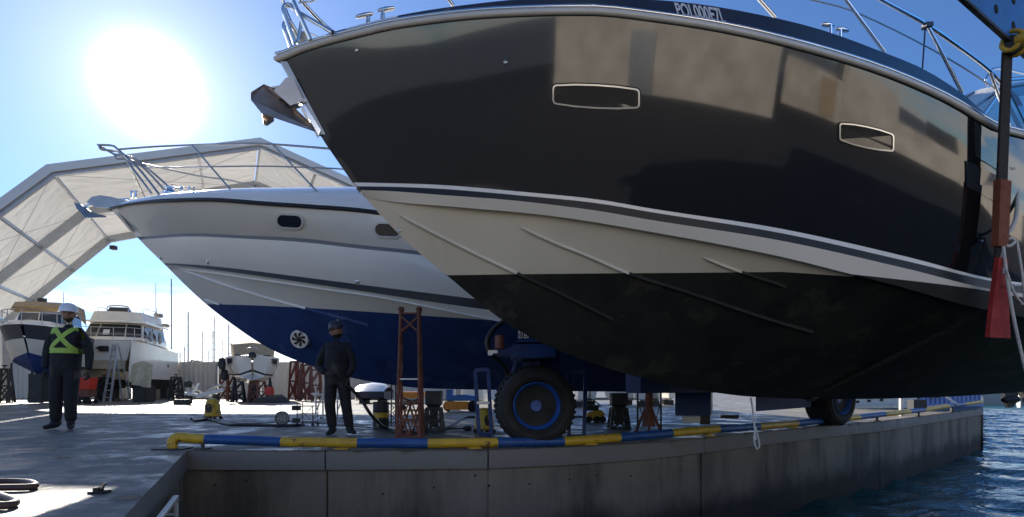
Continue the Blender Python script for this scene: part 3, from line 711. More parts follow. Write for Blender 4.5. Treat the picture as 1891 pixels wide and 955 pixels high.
# stern drive
sd = un(1868, 735, 8.2)
drv = MB().prism([sd+Vector((-.12, 0, .25)), sd+Vector((.12, 0, .25)), sd+Vector((.10, 0, 0)), sd+Vector((.03, 0, -.14)), sd+Vector((-.04, 0, -.15)), sd+Vector((-.09, 0, 0))], (0, .07, 0)).lathe(sd+Vector((-.15, .03, -.02)), (1, 0, 0), [(.005, 0), (.05, .05), (.06, .15), (.05, .26), (.02, .3)], 12).build('stern_drive', 'black', yb, bevel=.01)
mb = MB()
for k in range(4):
    a = 2*math.pi*k/4+.4; d = Vector((0, math.cos(a), math.sin(a))); t = Vector((.35, -math.sin(a), math.cos(a)))
    c = sd+Vector((.16, .03, -.02)); mb.prism([c+d*.03-t*.03, c+d*.11-t*.07, c+d*.145, c+d*.11+t*.06, c+d*.03+t*.03], (.012, 0, 0))
mb.build('propeller', 'steel_dull', drv)
# thin white line trailing from the keel
k_ = FD.on(1386, 735, lambda s: 0.); dn = Vector((0, 0, 1))
P = [k_, un(1390, 760, k_.y-.15), un(1393, 790, k_.y-.2), un(1395, 812, k_.y-.22)]
lp = [un(1395, 790, k_.y-.2), un(1392, 812, k_.y-.22), un(1397, 829, k_.y-.22), un(1402, 822, k_.y-.22), un(1399, 805, k_.y-.2), un(1395, 790, k_.y-.2)]
MB().tube(spline(P, 5), .009, 6).tube(spline(lp, 5), .008, 6).build('rope', 'rope', yb, smooth=60)
# ---------------------------------------------------------------- white and blue cruiser propped on the yard
FW = Frame((-.742*9.3, 9.3), 0.0); SW = 11.2
wb = thing('motor_cruiser', 'white motor cruiser with deep blue antifouling propped up behind the dark yacht', 'motor yacht', tuple(FW.w((5, 0, 0))), world=True)
wS = pw(1.95, 0, 5.5, 2.2); wK = pw(1.9, .55, 6, 2); wT = pw(1.8, .85, 6, 2); wC = pw(1.75, .95, 6, 2)
wstem = FW.line([(203, 385), (245, 430), (270, 456), (300, 485), (340, 525), (378, 560), (427, 598), (494, 642), (535, 661), (585, 679), (641, 696), (711, 709), (780, 717), (900, 720), (1240, 724)], lambda s: 0., [(11.2, 0, .57)])
wsheer = FW.line([(203, 385), (222, 380), (241, 376), (320, 370), (396, 369), (490, 376), (565, 381), (660, 388), (684, 391), (900, 415), (1240, 460)], wS, [(10.2, 1.93, 2.42), (11.2, 1.88, 2.4)])
wk1 = FW.line([(262, 437), (279, 436), (347, 431), (452, 435), (565, 441), (660, 452), (758, 462)], wK, [(8, 1.88, 2.25), (11.2, 1.84, 2.0)])
wk2 = FW.line([(266, 442), (279, 441), (347, 437), (452, 441), (565, 448), (660, 459), (758, 469)], wK, [(8, 1.88, 2.2), (11.2, 1.84, 1.95)])
wt1 = FW.line([(302, 486), (330, 487), (415, 494), (528, 508), (660, 525), (868, 551)], wT, [(8.5, 1.8, 1.62), (11.2, 1.78, 1.4)])
wt2 = FW.line([(306, 489), (330, 491), (415, 501), (528, 517), (660, 536.5), (893, 571)], wT, [(8.5, 1.8, 1.52), (11.2, 1.78, 1.3)])
wc = FW.line([(311, 494), (340, 498), (480, 516), (600, 534), (725, 553), (942, 598)], wC, [(8.5, 1.75, 1.25), (11.2, 1.72, 1.1)])
k0 = min(q[0] for q in wc); zk = float(np.interp(k0, [q[0] for q in wstem], [q[2] for q in wstem]))
wke = [(k0, 0, zk)] + [q for q in wstem if q[0] > k0+.05]; wc[0] = (k0, 0, zk)
whull, BW, WL = build_hull(FW, [wsheer, wk1, wk2, wt1, wt2, wc, wke], [(4, 0, .03), (1, 1, 0), (4, 0, .03), (1, 2, 0), (2, 0, 0), (7, 0, .02)], SW, 64, 'hull',
    ['white', 'grey_line', 'stripe_black', 'white', 'anti_blue'], wb, below=(2.075 + .099*1.65, -.099, 4), stem=wstem)
u = np.linspace(0, 1, 64)**1.5
sh2 = resample(wsheer, min(q[0] for q in wsheer) + (SW-min(q[0] for q in wsheer))*u)
mb = MB(); a = [FW.w((q[0], q[1]+.012, q[2]-.01), 1) for q in sh2][::-1]; b = [FW.w((q[0], q[1]+.012, q[2]-.01), -1) for q in sh2]
mb.tube(a[:-1]+[FW.w((-.03, 0, sh2[0][2]-.01))]+b[1:], .022, 8); mb.build('rub_rail', 'stripe_black', wb, smooth=60)
# cambered deck and coachroof
crown = [(226, 372), (260, 366), (350, 354), (420, 347), (479, 342), (565, 338), (641, 335), (760, 330), (900, 322)]
CR = FW.line(crown, lambda s: .55*wS(s))
CRr = resample(CR + [(9, 0, 4.4), (11.2, 0, 4.3)], sh2[:, 0]); mb = MB(); rows = []
for q, c in zip(sh2, CRr):
    zc = max(c[2], q[2]+.02); rows.append([FW.w((q[0], q[1]*math.sin(t), q[2] + .03*min(1, q[1]) + (zc-q[2])*max(0, math.cos(t))**1.15)) for t in np.linspace(-math.pi/2, math.pi/2, 13)])
mb.loft(rows).build('deck', 'white', wb, smooth=45)
for c in ((535.5, 408), (716, 425)):
    portlight(BW, rrect(c[0], c[1], 52, 29, 13.5, n=7, skew=.06), rrect(c[0], c[1], 45, 22, 10.5, n=7, skew=.06), wb, frame_m='white_old', t=.024, gl=.015)
for c in ((890, 447),):
    portlight(BW, rrect(c[0], c[1], 52, 29, 13.5, n=7, skew=.06), rrect(c[0], c[1], 45, 22, 10.5, n=7, skew=.06), wb, frame_m='white_old', t=.024, gl=.015)
for pts in ([(332, 497), (415, 526), (490, 549), (580, 573.5), (680, 600)], [(378, 553), (392, 558), (410, 564)]):
    H = hits(BW, pts); st_ = strake(H, .03, .028).build('spray_rail', ['white', 'anti_blue'], wb)
    for p in st_.data.polygons: p.material_index = 1 if p.center.z < 2.075-.099*(p.center.x-FW.B.x-1.65) else 0
H = hits(BW, [(330, 496), (480, 515.5), (600, 533), (725, 552), (930, 595)]); strake(H, .004, .03, .004).build('spray_rail', 'white', wb)
for px, py in ((383, 484), (625, 592), (296, 476), (660, 520)):
    h = hit(BW, px, py)
    if h: MB().lathe(h[0], h[1], [(.03, -.005), (.03, .012), (.018, .02), (.012, .01)], 12).build('skin_fitting', 'steel', wb, smooth=30)
# bow thruster tunnel with its propeller
h = hit(BW, 556, 625); p, n = h; n = (n*.35+Vector((0, -.65, 0))).normalized(); p = p+n*.065; mb = MB().lathe(p, n, [(.150, -.10), (.150, .012), (.128, .016), (.122, .004)], 28, cap=False)
thr = mb.build('thruster_tunnel', 'white', wb, smooth=30); MB().lathe(p, n, [(.124, -.01), (.124, .005)], 28).build('tunnel_back', 'white', thr)
X_ = n.cross(Vector((0, 0, 1))).normalized(); Z_ = X_.cross(n); mb = MB()
for k in range(7):
    a = 2*math.pi*k/7; pts = []
    for r, da in ((.03, -.25), (.065, -.30), (.10, -.12), (.118, .12), (.108, .35), (.085, .28), (.06, .12), (.03, .3)): pts.append(p + n*.012 + (X_*math.cos(a+da)+Z_*math.sin(a+da))*r)
    mb.prism(pts, n*.012)
mb.lathe(p+n*.008, n, [(.036, 0), (.036, .03), (.02, .04)], 14); mb.build('thruster_propeller', 'black', thr)
# rails
def mirw(p): return p - FW.n*(2*(p-FW.B).dot(FW.n))
wR = lambda s: max(wS(s)-.14*min(1, s/.5), .04)
def onw(px, py, b=None): return FW.on(px, py, b if b is not None else wR)
def wrail(pts, r, name, m='steel_dull', both=True, sm=5):
    P = spline(pts, sm) if sm else pts
    if both: MB().tube([mirw(p) for p in P], r, 8).build(name, m, wb, smooth=60)
    return MB().tube(P, r, 8).build(name, m, wb, smooth=60)
c2 = lambda s: .18
wrail([onw(183, 269, c2), onw(187, 276, c2), onw(210, 279, c2), onw(226, 288, .28), onw(280, 358, .4)], .019, 'pulpit_rail')
P0 = [onw(183, 269, c2), onw(184, 267, .0)]; wrail([onw(183, 269, .18), onw(181, 268, .08), mirw(onw(181, 268, .08)), mirw(onw(183, 269, .18))], .019, 'pulpit_rail', both=False, sm=3)
wrail([onw(183, 268, c2), onw(206, 269, .22), onw(217, 276, .28), onw(255, 311, .36), onw(294, 360, .45)], .019, 'pulpit_rail')
wrail([onw(217, 276, .28), onw(285, 271, .6), onw(354, 268, .8), onw(420, 266), onw(490, 266), onw(600, 274), onw(720, 286), onw(860, 304)], .016, 'guard_rail')
wrail([onw(264, 310, .36), onw(330, 309, .7), onw(388, 308), onw(480, 307), onw(560, 309), onw(641, 313), onw(760, 325)], .011, 'guard_rail')
for a, b in (((354, 268), (424, 349)), ((503, 267), (584, 353)), ((640, 277), (706, 366)), ((780, 293), (840, 385))):
    wrail([onw(*b), onw(*a)], .014, 'stanchion', sm=0)
# anchor on its bow roller
a0 = onw(232, 374, 0.); anc = MB()
for b in (.05, -.05): anc.prism([onw(238, 372, b), onw(206, 364, b), onw(186, 361, b), onw(170, 364, b), onw(160, 374, b), onw(178, 384, b), onw(203, 385, b)], FW.n*.015)
an2 = anc.build('anchor', 'steel_dull', wb)
mb = MB()
for b in (.17, -.17): mb.prism([onw(137, 374, b*.5), onw(142, 386, b), onw(158, 402, b), onw(196, 401, b*.2), onw(168, 391, 0.), onw(150, 378, 0.)], FW.n*(.014 if b < 0 else -.014))
mb.prism([onw(155, 402, .06), onw(196, 400, .0), onw(160, 393, -.06), onw(150, 394, 0.)], Vector((0, 0, .015))); mb.build('fluke', 'alu', an2)
MB().bar(onw(152, 384, 0.), onw(188, 372, 0.), .05, .03).bar(onw(186, 372, 0.), onw(236, 368, 0.), .05, .03).build('shank', 'steel', an2)
# windlass, cleats, stem protection plate
mb = MB(); p = onw(313, 356, .0)
mb.lathe(p-Vector((0, 0, .05)), (0, 0, 1), [(.12, 0), (.12, .04), (.08, .06), (.07, .10), (.09, .12), (.09, .14), (.03, .15)], 16); mb.build('windlass', 'steel', wb, smooth=40)
for x in (335, 349): MB().lathe(onw(x, 356, .35), (0, 0, 1), [(.02, 0), (.02, .1)], 8).tube([onw(x-12, 347, .35), onw(x+10, 347, .35)], .016, 8).build('cleat', 'steel', wb, smooth=40)
for x in (243, 250): MB().lathe(onw(x, 366, .12), (0, 0, 1), [(.018, 0), (.018, .1), (.03, .1), (.03, .12)], 8).build('cleat', 'steel', wb, smooth=40)
mb = MB(); rows = []
for i in range(8):
    t = i/7; q = FW.solve(208+(243-208)*t, 387+(428-387)*t, lambda s: 0.)
    rows.append([FW.w((q[0]+.10*(1-.5*t), .075*(1-.6*t)+.02, q[2])), FW.w((q[0]-.012, .012, q[2])), FW.w((q[0]-.012, -.012, q[2])), FW.w((q[0]+.10*(1-.5*t), -.075*(1-.6*t)-.02, q[2]))])
mb.loft(rows, closed=True, cap=True); mb.build('stem_plate', 'steel_dull', wb)

# ================================================================ TRAVEL LIFT
LD = Vector((math.cos(R(31.6)), math.sin(R(31.6)), 0)); LN = Vector((-LD.y, LD.x, 0))
lift = thing('travel_lift', 'blue boat hoist on rubber tyres straddling the slip, its numbered carriage beside the quay edge', 'boat lift', (1.0, 6.6, 0), world=True)
def wheel(px, pyc, pyb, rad, Yc, ax, name='wheel'):
    c = Vector(((px-945)/F*Yc, Yc, rad)); ax = Vector(ax).normalized(); w = .44; r = rad
    mb = MB().lathe(c, ax, [(r*.56, -w*.36), (r*.60, -w*.5), (r*.66, -w*.53), (r*.67, -w*.515), (r*.69, -w*.515), (r*.70, -w*.535), (r*.80, -w*.54), (r*.84, -w*.53), (r*.85, -w*.51), (r*.87, -w*.51), (r*.93, -w*.47), (r*.985, -w*.34), (r, 0), (r*.985, w*.34), (r*.93, w*.47), (r*.80, w*.54), (r*.60, w*.5), (r*.56, w*.36)], 48)
    wh = bpy.data.objects.new(name, None); COL.objects.link(wh); wh.location = c; wh.parent = lift; wh.matrix_parent_inverse = Matrix.Translation(lift.location).inverted()
    me_parts = []
    def sub(mb_, nm, m, **k):
        o = mb_.build(nm, m, None, **k); o.parent = wh; o.matrix_parent_inverse = Matrix.Translation(c).inverted(); return o
    sub(mb, 'tyre', 'rubber', smooth=50)
    sub(MB().lathe(c, ax, [(r*.30, -w*.12), (r*.50, -w*.16), (r*.52, -w*.36), (r*.575, -w*.47), (r*.59, -w*.51), (r*.57, -w*.53), (r*.535, -w*.49), (r*.49, -w*.30), (r*.44, -w*.25), (r*.2, -w*.22), (r*.17, -w*.34), (r*.13, -w*.37), (.01, -w*.37)], 40), 'rim', 'rim_blue', smooth=35)
    mb = MB(); u = ax.cross(Vector((0, 0, 1))).normalized(); v = u.cross(ax)
    for k in range(44):
        a = 2*math.pi*k/44; rd = u*math.cos(a)+v*math.sin(a); td = v*math.cos(a)-u*math.sin(a)
        for sg in (-1, 1): mb.box(c + rd*r*.995 + ax*sg*w*.2 + td*.01*sg, (1, 1, 1), mt=Matrix((td*.03, ax*w*.36, rd*.016)).transposed() @ Matrix.Rotation(.25*sg, 3, 'Z'))
    tr_o = sub(mb, 'tread', 'rubber'); tr_o['kind'] = 'stuff'
    mb = MB()
    for k in range(10):
        a = 2*math.pi*k/10; u = ax.cross(Vector((0, 0, 1))).normalized(); v = u.cross(ax)
        mb.lathe(c - ax*w*.235 + (u*math.cos(a)+v*math.sin(a))*r*.34, -ax, [(.016, 0), (.016, .016)], 6)
    sub(mb, 'wheel_nut', 'dark_steel')
    return c
W1 = wheel(986, 745, 828, .445, 6.12, (-.10, 1, 0)); W2 = wheel(1532, 760, 787, .445, 9.30, (-.5, .86, 0))
def un6(px, py, Y=6.05): return un(px, py, Y)
# leg fork, head box with its number, motor, arm
mb = MB()
mb.prism([un(944, 636, 5.85), un(1027, 634, 5.85), un(1027, 660, 5.85), un(942, 663, 5.85)], (0, .55, 0)); mb.prism([un(905, 648, 5.95), un(960, 637, 5.95), un(960, 652, 5.95), un(940, 656, 5.95), un(905, 655, 5.95)], (0, .3, 0))
mb.build('carriage_head', 'blue_paint', lift, bevel=.012)
mb = MB().prism([un(949, 662, 6.0), un(957, 660, 6.0), un(948, 690, 6.0), un(942, 694, 6.0)], (0, .06, 0)).box(W1+Vector((0, .33, .15)), (.26, .10, .9)); mb.build('fork', 'blue_paint', lift)
mb = MB().box(un(990, 622, 6.2), (.40, .36, .13)); mb.build('pivot_plate', 'blue_paint', lift, bevel=.01)
col = MB().box(Vector((W1.x+.12, W1.y+.42, 2.75)), (.30, .30, 4.1), rz=R(31.6)).build('column', 'blue_paint', lift)
MB().box(Vector((W2.x, W2.y+.25, 2.6)), (.30, .30, 4.3), rz=R(31.6)).build('column', 'blue_paint', lift)
nb = MB().prism([un(956, 606, 5.99), un(1000, 606, 5.99), un(1000, 632, 5.99), un(956, 632, 5.99)], (0, .25, 0)).build('number_box', 'blue_paint', lift)
for k, (x0, ch) in enumerate(((957, '6'), (967.5, '3'))):
    pl = MB().prism([un(x0, 606.5, 5.985), un(x0+8, 606.5, 5.985), un(x0+8, 624, 5.985), un(x0, 625, 5.985)], (0, .006, 0)).build('number_plate', 'sticker', nb)
    me = text_mesh(ch, .085)
    for v in me.vertices: v.co = un(x0+1.2, 622.5, 5.98) + Vector((v.co.x*.85, v.co.z*.2, v.co.y))
    me.materials.append(M['stripe_black']); link('number', me, nb)
MB().lathe(un(922, 644, 5.95), (0, 0, 1), [(.055, 0), (.055, .012), (.05, .015), (.052, .13), (.045, .145), (.01, .15)], 18).build('motor', 'rust', lift, smooth=30)
MB().box(un(911, 650, 5.95), (.09, .08, .035)).box(un(905, 652, 5.93), (.05, .05, .05)).build('hydraulic_block', 'steel_dull', lift)
MB().tube(spline([un(935, 590, 6.2), un(926, 596, 6.1), un(912, 607, 6.05), un(903, 620, 6.0), un(899, 634, 6.0), un(903, 650, 6.0)], 6), .03, 8).tube(spline([un(906, 655, 6.0), un(918, 664, 6.05), un(930, 676, 6.1), un(940, 700, 6.2)], 6), .025, 8).build('hydraulic_hose', 'hose_black', lift, smooth=60)
# guard hoops before and behind the wheel
def hoop(pts, Y, w, mids, m='blue_paint'):
    P = [un(x, y, Y+dy) for x, y, dy in pts]; mb = MB()
    for a, b in zip(P, P[1:]+P[:1]): mb.bar(a, b, w, w*.8, up=(0, 1, 0))
    o = mb.build('guard_frame', m, lift)
    for a, b, mm in mids: MB().bar(un(*a, Y), un(*b, Y), .03, .02, up=(0, 1, 0)).build('rung', mm, o)
hoop([(877, 684, .1), (901, 682, .1), (907, 804, 0), (884, 800, 0)], 6.4, .045, [((880, 744), (904, 744), 'steel_dull')])
hoop([(1052, 688, .25), (1081, 686, .2), (1078, 805, 0), (1050, 806, .1)], 6.5, .045, [((1056, 745), (1079, 744), 'blue_paint'), ((1056, 770), (1079, 770), 'blue_paint')])
# chassis beam and the power pack between the wheels
A = un(1240, 716, 7.9); B_ = un(1500, 737, 9.1)
MB().bar((1.6, 7.15, .72), (5.0, 9.2, .72), .30, .30).build('chassis_beam', 'blue_paint', lift, bevel=.01)
MB().prism([un(1246, 700, 7.7), un(1312, 700, 7.7), un(1312, 768, 7.7), un(1246, 768, 7.7)], (.25, .6, 0)).build('power_pack', 'blue_paint', lift, bevel=.012)
MB().prism([un(1259, 769, 7.75), un(1292, 769, 7.75), un(1292, 781, 7.75), un(1259, 781, 7.75)], (.05, .12, 0)).build('label_plate', 'pale_panel', lift)
MB().prism([un(1292, 769, 7.8), un(1311, 769, 7.8), un(1311, 784, 7.8), un(1292, 784, 7.8)], (.1, .3, 0)).build('step', 'dark_steel', lift)
MB().prism([un(1330, 767, 8.3), un(1364, 767, 8.3), un(1364, 773, 8.3), un(1330, 773, 8.3)], (.05, .12, 0)).build('step', 'dark_steel', lift)
pan = MB().prism([un(1395, 731, 8.6), un(1498, 736, 9.0), un(1498, 752, 9.0), un(1395, 760, 8.6)], (.1, .2, 0)).build('beam_panel', 'blue_paint', lift, bevel=.01)
MB().box(W2+Vector((.14, .35, .25)), (.5, .12, .9), rz=R(31.6)).build('fork', 'blue_paint', lift)
# girders overhead: far one hidden behind the yacht, near one carries the sling
MB().bar(Vector((.1, 6.2, 4.55)), Vector((10.5, 12.2, 4.7)), .3, .35).build('girder', 'blue_girder', lift)
SP = un(1862, 88, 3.62)
pf = un(1862, 79, 3.62)
ga = pf - LD*1.15; gb = pf + LD*6.6
gir = MB().prism([ga-LN*.02, gb-LN*.02, gb-LN*.02+Vector((0, 0, .95)), ga-LN*.02+Vector((0, 0, .95))], -LN*.004).build('girder', 'blue_girder', lift)
MB().bar(gb+Vector((0, 0, .28)), Vector((10.4, 12.0, 4.9)), .3, .4).build('cross_beam', 'blue_girder', lift)
MB().bar(gb+Vector((0, 0, .1)), Vector((gb.x-.2, gb.y-.1, 0)), .3, .3).build('column', 'blue_girder', lift)
mb = MB().prism([ga+LN*.0-Vector((0, 0, .02)), gb+LN*.0-Vector((0, 0, .02)), gb+LN*.0-Vector((0,0,.002)), ga+LN*.0-Vector((0,0,.002))], -LN*.026).build('girder_flange', 'dark_steel', lift)
mb = MB()
for d in np.arange(-.9, .6, .3):
    for zz_ in (.10, .27): mb.lathe(pf + LD*d + Vector((0, 0, zz_)) - LN*.024, -LN, [(.028, -.002), (.028, .004)], 14)
mb.build('pin_holes', 'joint', lift)['kind'] = 'stuff'
MB().lathe(SP+LN*-.02, LD, [(.05, -.06), (.05, .06)], 14).build('sling_pin', 'dark_steel', lift)
mb = MB()
for d in (-.055, .045):
    c = SP + LD*d - LN*.03; mb.tube(spline([c+Vector((0, 0, .06))-LN*.03, c+Vector((0, 0, .07))+LN*.02, c+Vector((0, 0, 0))+LN*.05, c-Vector((0, 0, .05))+LN*.0, c-LN*.06, c+Vector((0, 0, .03))-LN*.055], 4, closed=True), .015, 8, closed=True)
    mb.lathe(c+Vector((0, 0, .0))-LN*.02, -LN, [(.03, 0), (.034, .05), (.02, .065)], 10)
mb.build('shackle', 'yellow', lift, smooth=50)
MB().tube(spline([SP+Vector((.0, -.02, -.01)), SP+Vector((.1, -.02, -.05)), SP+Vector((.2, 0, .0))], 5), .004, 5).build('cable', 'black', lift)

# ---------------------------------------------------------------- the sling round the yacht
sl_ = thing('lifting_sling', 'black webbing sling with red pad and white lashings round the yacht hull', 'sling', tuple(SP), world=True)
def sling_s(px): return FD.solve(px, 400, lambda s: 1.75)[0]
ss = sling_s(1866)
def sec(z):                                   # outer half beam of the hull at station ss and height z
    best = None
    for l in HL: pass
    b = [(float(resample(l, np.array([ss]))[0][1]), float(resample(l, np.array([ss]))[0][2])) for l in (sheer, T1, T3, CH, KE)]
    b = [(1.60 if 1.2 < q[1] < 1.7 else q[0], q[1]) for q in sorted(b, key=lambda q: q[1])]; return float(np.interp(z, [q[1] for q in b], [q[0] for q in b]))
zs = float(resample(sheer, np.array([ss]))[0][2]); zk_ = float(resample(KE, np.array([ss]))[0][2])
CHP = (5.04, 1.60, 1.27)
def slp(z, off=0):                            # sling centre line: straight from the pin to the chine, then under the bottom
    if z >= CHP[2]:
        t = (z-CHP[2])/(SP.z-CHP[2]); return FD.w(CHP).lerp(SP, t) + FD.n*(off-.03)
    t = (CHP[2]-z)/(CHP[2]-zk_); return FD.w((CHP[0], CHP[1]*(1-t)**1.0+off-.03*t, z))
def belt(zlist, w0, w1, m, name, t=.014, off=.03, off2=None, top=None):
    rows = []
    n = len(zlist)
    for i, z in enumerate(zlist):
        w = w0+(w1-w0)*i/(n-1); c = slp(z, off)
        rows.append([c-FD.a*w/2, c+FD.a*w/2, c+FD.a*w/2-FD.n*t, c-FD.a*w/2-FD.n*t])
    return MB().loft(rows, closed=True, cap=True).build(name, m, sl_)
zs = SP.z-.55
belt(list(np.linspace(SP.z-.03, 2.10, 14)), .10, .115, 'strap', 'webbing')
belt(list(np.linspace(2.12, 1.68, 8)), .13, .125, 'strap_brown', 'wear_sleeve', t=.045, off=.05)
belt(list(np.linspace(1.74, 1.27, 5)), .10, .10, 'strap', 'webbing')
belt(list(np.linspace(1.268, zk_+.02, 6)), .10, .10, 'strap', 'webbing', t=.006, off=.012) if True else belt(list(np.linspace(1.268, zk_+.02, 6)), .10, .10, 'strap', 'webbing')
rows = []
for i, z in enumerate(np.linspace(1.60, 1.02, 9)):
    c = slp(max(z, 1.27), .06); c = Vector((c.x, c.y, z)); w = .11+.16*(i/8); rows.append([c-FD.a*w*.6, c+FD.a*w*.4, c+FD.a*w*.4-FD.n*.03, c-FD.a*w*.6-FD.n*.03])
MB().loft(rows, closed=True, cap=True).build('red_pad', 'red_pad', sl_)
mb = MB(); L_ = [(ss, 0, zk_)]
rows = [[FD.w((CHP[0]-.05, b, z)), FD.w((CHP[0]+.05, b, z)), FD.w((CHP[0]+.05, b, z-.012)), FD.w((CHP[0]-.05, b, z-.012))] for b, z in ((.06, zk_+.02), (0, zk_-.015), (-.06, zk_+.02), (-1.50, 1.27), (-1.8, zs), (-1.85, zs+.4))]
mb.loft(rows, closed=True, cap=True).build('webbing', 'strap', sl_)
def onS(px, py, d=.07):
    return FD.on(px, py, lambda s: 1.60+d)
MB().tube(spline([onS(1851, 305), onS(1880, 308), onS(1879, 340), onS(1876, 400), onS(1862, 430), onS(1853, 436)], 6), .014, 7).tube(spline([onS(1852, 306, .08), onS(1868, 312, .09), onS(1882, 306, .08)], 5), .016, 7).build('tie', 'rope', sl_, smooth=60)
MB().tube(spline([onS(1853, 440), onS(1860, 455, .1), onS(1873, 447, .1), onS(1866, 440, .1), onS(1854, 450), onS(1848, 480), onS(1851, 505)], 6), .011, 7).build('tie', 'rope', sl_, smooth=60)
MB().tube(spline([onS(1852, 455, .1), onS(1860, 520, .1), onS(1872, 590, .1), onS(1885, 650, .1), onS(1895, 690, .1)], 6), .011, 7).tube(spline([onS(1876, 442, .1), onS(1886, 500, .1), onS(1893, 560, .1)], 6), .010, 7).tube(spline([onS(1858, 500, .11), onS(1872, 540, .11), onS(1888, 562, .11)], 6), .009, 7).tube(spline([onS(1870, 527, .11), onS(1884, 527, .11)], 4), .009, 7).build('lashing', 'rope', sl_, smooth=60)

# ---------------------------------------------------------------- striped pipe rail on the quay edge
rail_ = thing('pipe_rail', 'low yellow and blue pipe rail along the quay edge', 'railing', tuple(EDGE[3]), world=True)
cyl_px = [(345, 809), (380, 811), (450, 813), (520, 816), (590, 817), (660, 818), (725, 818.5), (790, 819), (855, 818), (918, 817.5), (980, 816.5), (1040, 815), (1090, 812), (1143, 808), (1190, 804), (1238, 800), (1290, 795.5), (1325, 792.5), (1400, 788), (1470, 782), (1528, 776), (1585, 770.5), (1632, 765), (1678, 760), (1705, 757), (1750, 750), (1780, 746.5), (1811, 742)]
PX = [c[0] for c in cyl_px]
def pr(px):
    e = at_px(px); q = at_px(min(px+10, 1814)); q0 = at_px(max(px-10, 346)); t = (q-q0).normalized(); n = Vector((-t.y, t.x, 0))
    e = e + n*.13; py = float(np.interp(px, PX, [c[1] for c in cyl_px])); return un(px, py, e.y)
cuts = [380, 520, 660, 790, 918, 1040, 1143, 1238, 1325, 1400, 1470, 1528, 1585, 1632, 1678, 1705, 1750, 1780, 1811]
s0 = pr(345); foot = un(318, 829, s0.y-.02); foot.z = 0
bend = spline([foot, un(318, 817, s0.y-.02), un(323, 809, s0.y), un(335, 807.5, s0.y), pr(348), pr(364), pr(380)], 5)
MB().tube(bend, .052, 14).build('pipe_section', 'yellow', rail_, smooth=60)
for i, (a, b) in enumerate(zip(cuts, cuts[1:])):
    MB().tube([pr(x) for x in np.linspace(a, b, 6)], .052, 14).build('pipe_section', 'pipe_blue' if i % 2 == 0 else 'yellow', rail_, smooth=60)
for px in (374, 631, 877, 1090, 1310, 1465, 1617, 1694, 1757):
    p = pr(px); MB().bar((p.x, p.y, 0), (p.x, p.y, p.z), .025 if px < 1400 else .07, .025 if px < 1400 else .05).box((p.x, p.y, .006), (.14, .10, .012)).build('rail_foot', 'dark_steel' if px in (374, 1617, 1694, 1757) else 'yellow', rail_)
MB().prism([(foot.x-.16, foot.y-.1, .002), (foot.x+.16, foot.y-.1, .002), (foot.x+.16, foot.y+.1, .002), (foot.x-.16, foot.y+.1, .002)], (0, 0, .012)).build('base_plate', 'dark_steel', rail_)
# ================================================================ FABRIC HALL on the left
def fabric():
    m = bpy.data.materials.new('white_tent_fabric'); m.use_nodes = True; t = m.node_tree; b = t.nodes['Principled BSDF']
    b.inputs['Base Color'].default_value = (.78, .76, .71, 1); b.inputs['Roughness'].default_value = .6
    tr = t.nodes.new('ShaderNodeBsdfTranslucent'); tr.inputs[0].default_value = (.72, .68, .60, 1)
    n = t.nodes.new('ShaderNodeTexNoise'); n.inputs['Scale'].default_value = .35; n.inputs['Detail'].default_value = 4
    g = t.nodes.new('ShaderNodeNewGeometry'); t.links.new(g.outputs['Position'], n.inputs['Vector'])
    r = t.nodes.new('ShaderNodeMapRange'); r.inputs[3].default_value = .3; r.inputs[4].default_value = .6; t.links.new(n.outputs[0], r.inputs[0])
    n2 = t.nodes.new('ShaderNodeTexNoise'); n2.inputs['Scale'].default_value = .9; n2.inputs['Detail'].default_value = 5; n2.inputs['Distortion'].default_value = 1.2; t.links.new(g.outputs['Position'], n2.inputs['Vector'])
    bp = t.nodes.new('ShaderNodeBump'); bp.inputs['Strength'].default_value = .6; bp.inputs['Distance'].default_value = .12; t.links.new(n2.outputs[0], bp.inputs['Height']); t.links.new(bp.outputs[0], b.inputs['Normal']); t.links.new(bp.outputs[0], tr.inputs['Normal'])
    mx = t.nodes.new('ShaderNodeMixShader'); t.links.new(r.outputs[0], mx.inputs[0]); t.links.new(b.outputs[0], mx.inputs[1]); t.links.new(tr.outputs[0], mx.inputs[2])
    t.links.new(mx.outputs[0], t.nodes['Material Output'].inputs[0]); return m
M['fabric'] = fabric()
TD = Vector((-.46, .888, 0)); TW = Vector((.888, .46, 0)); RID = Vector((-10.6, 22.8, 0))
hall = thing('fabric_hall', 'white fabric hall on an aluminium frame, open at both ends', 'tent hall', tuple(RID), world=True)
prof = [(-10.9, 0), (-10.9, 3.9), (-9.94, 5.0), (-6.85, 8.45), (0, 10.85), (6.85, 8.9), (9.94, 5.6), (10.9, 3.9), (10.9, 0)]
def tp(t, z, L, d=0): return RID + TW*t + TD*L + Vector((0, 0, z+d))
LV = [0, 5.05, 10.1]
def strip(pr, L, w, o0, o1, name):
    rows = []
    for i, (t, z) in enumerate(pr):
        a = pr[max(i-1, 0)]; b = pr[min(i+1, len(pr)-1)]
        n1 = Vector((-(z-a[1]), t-a[0])); n2 = Vector((-(b[1]-z), b[0]-t)); n1 = n1.normalized() if n1.length else n2.normalized(); n2 = n2.normalized() if n2.length else n1
        n = (n1+n2).normalized(); n = n/max(.5, n.dot(n1)); rows.append([tp(t+n.x*o, z+n.y*o, L+d) for o, d in ((o0, -w/2), (o0, w/2), (o1, w/2), (o1, -w/2))])
    return MB().loft(rows, closed=True, cap=True).build(name, 'tent_trim' if name == 'eave_cover' else 'alu', hall)
for i, L in enumerate(LV):
    strip(prof, L, .16, -.17, .17, 'portal_frame')
    if i != 1:                                       # edge cover of the open ends
        strip(prof[1:-1], L+(-.15 if i == 0 else .15), .10, -.06, .22, 'eave_cover')
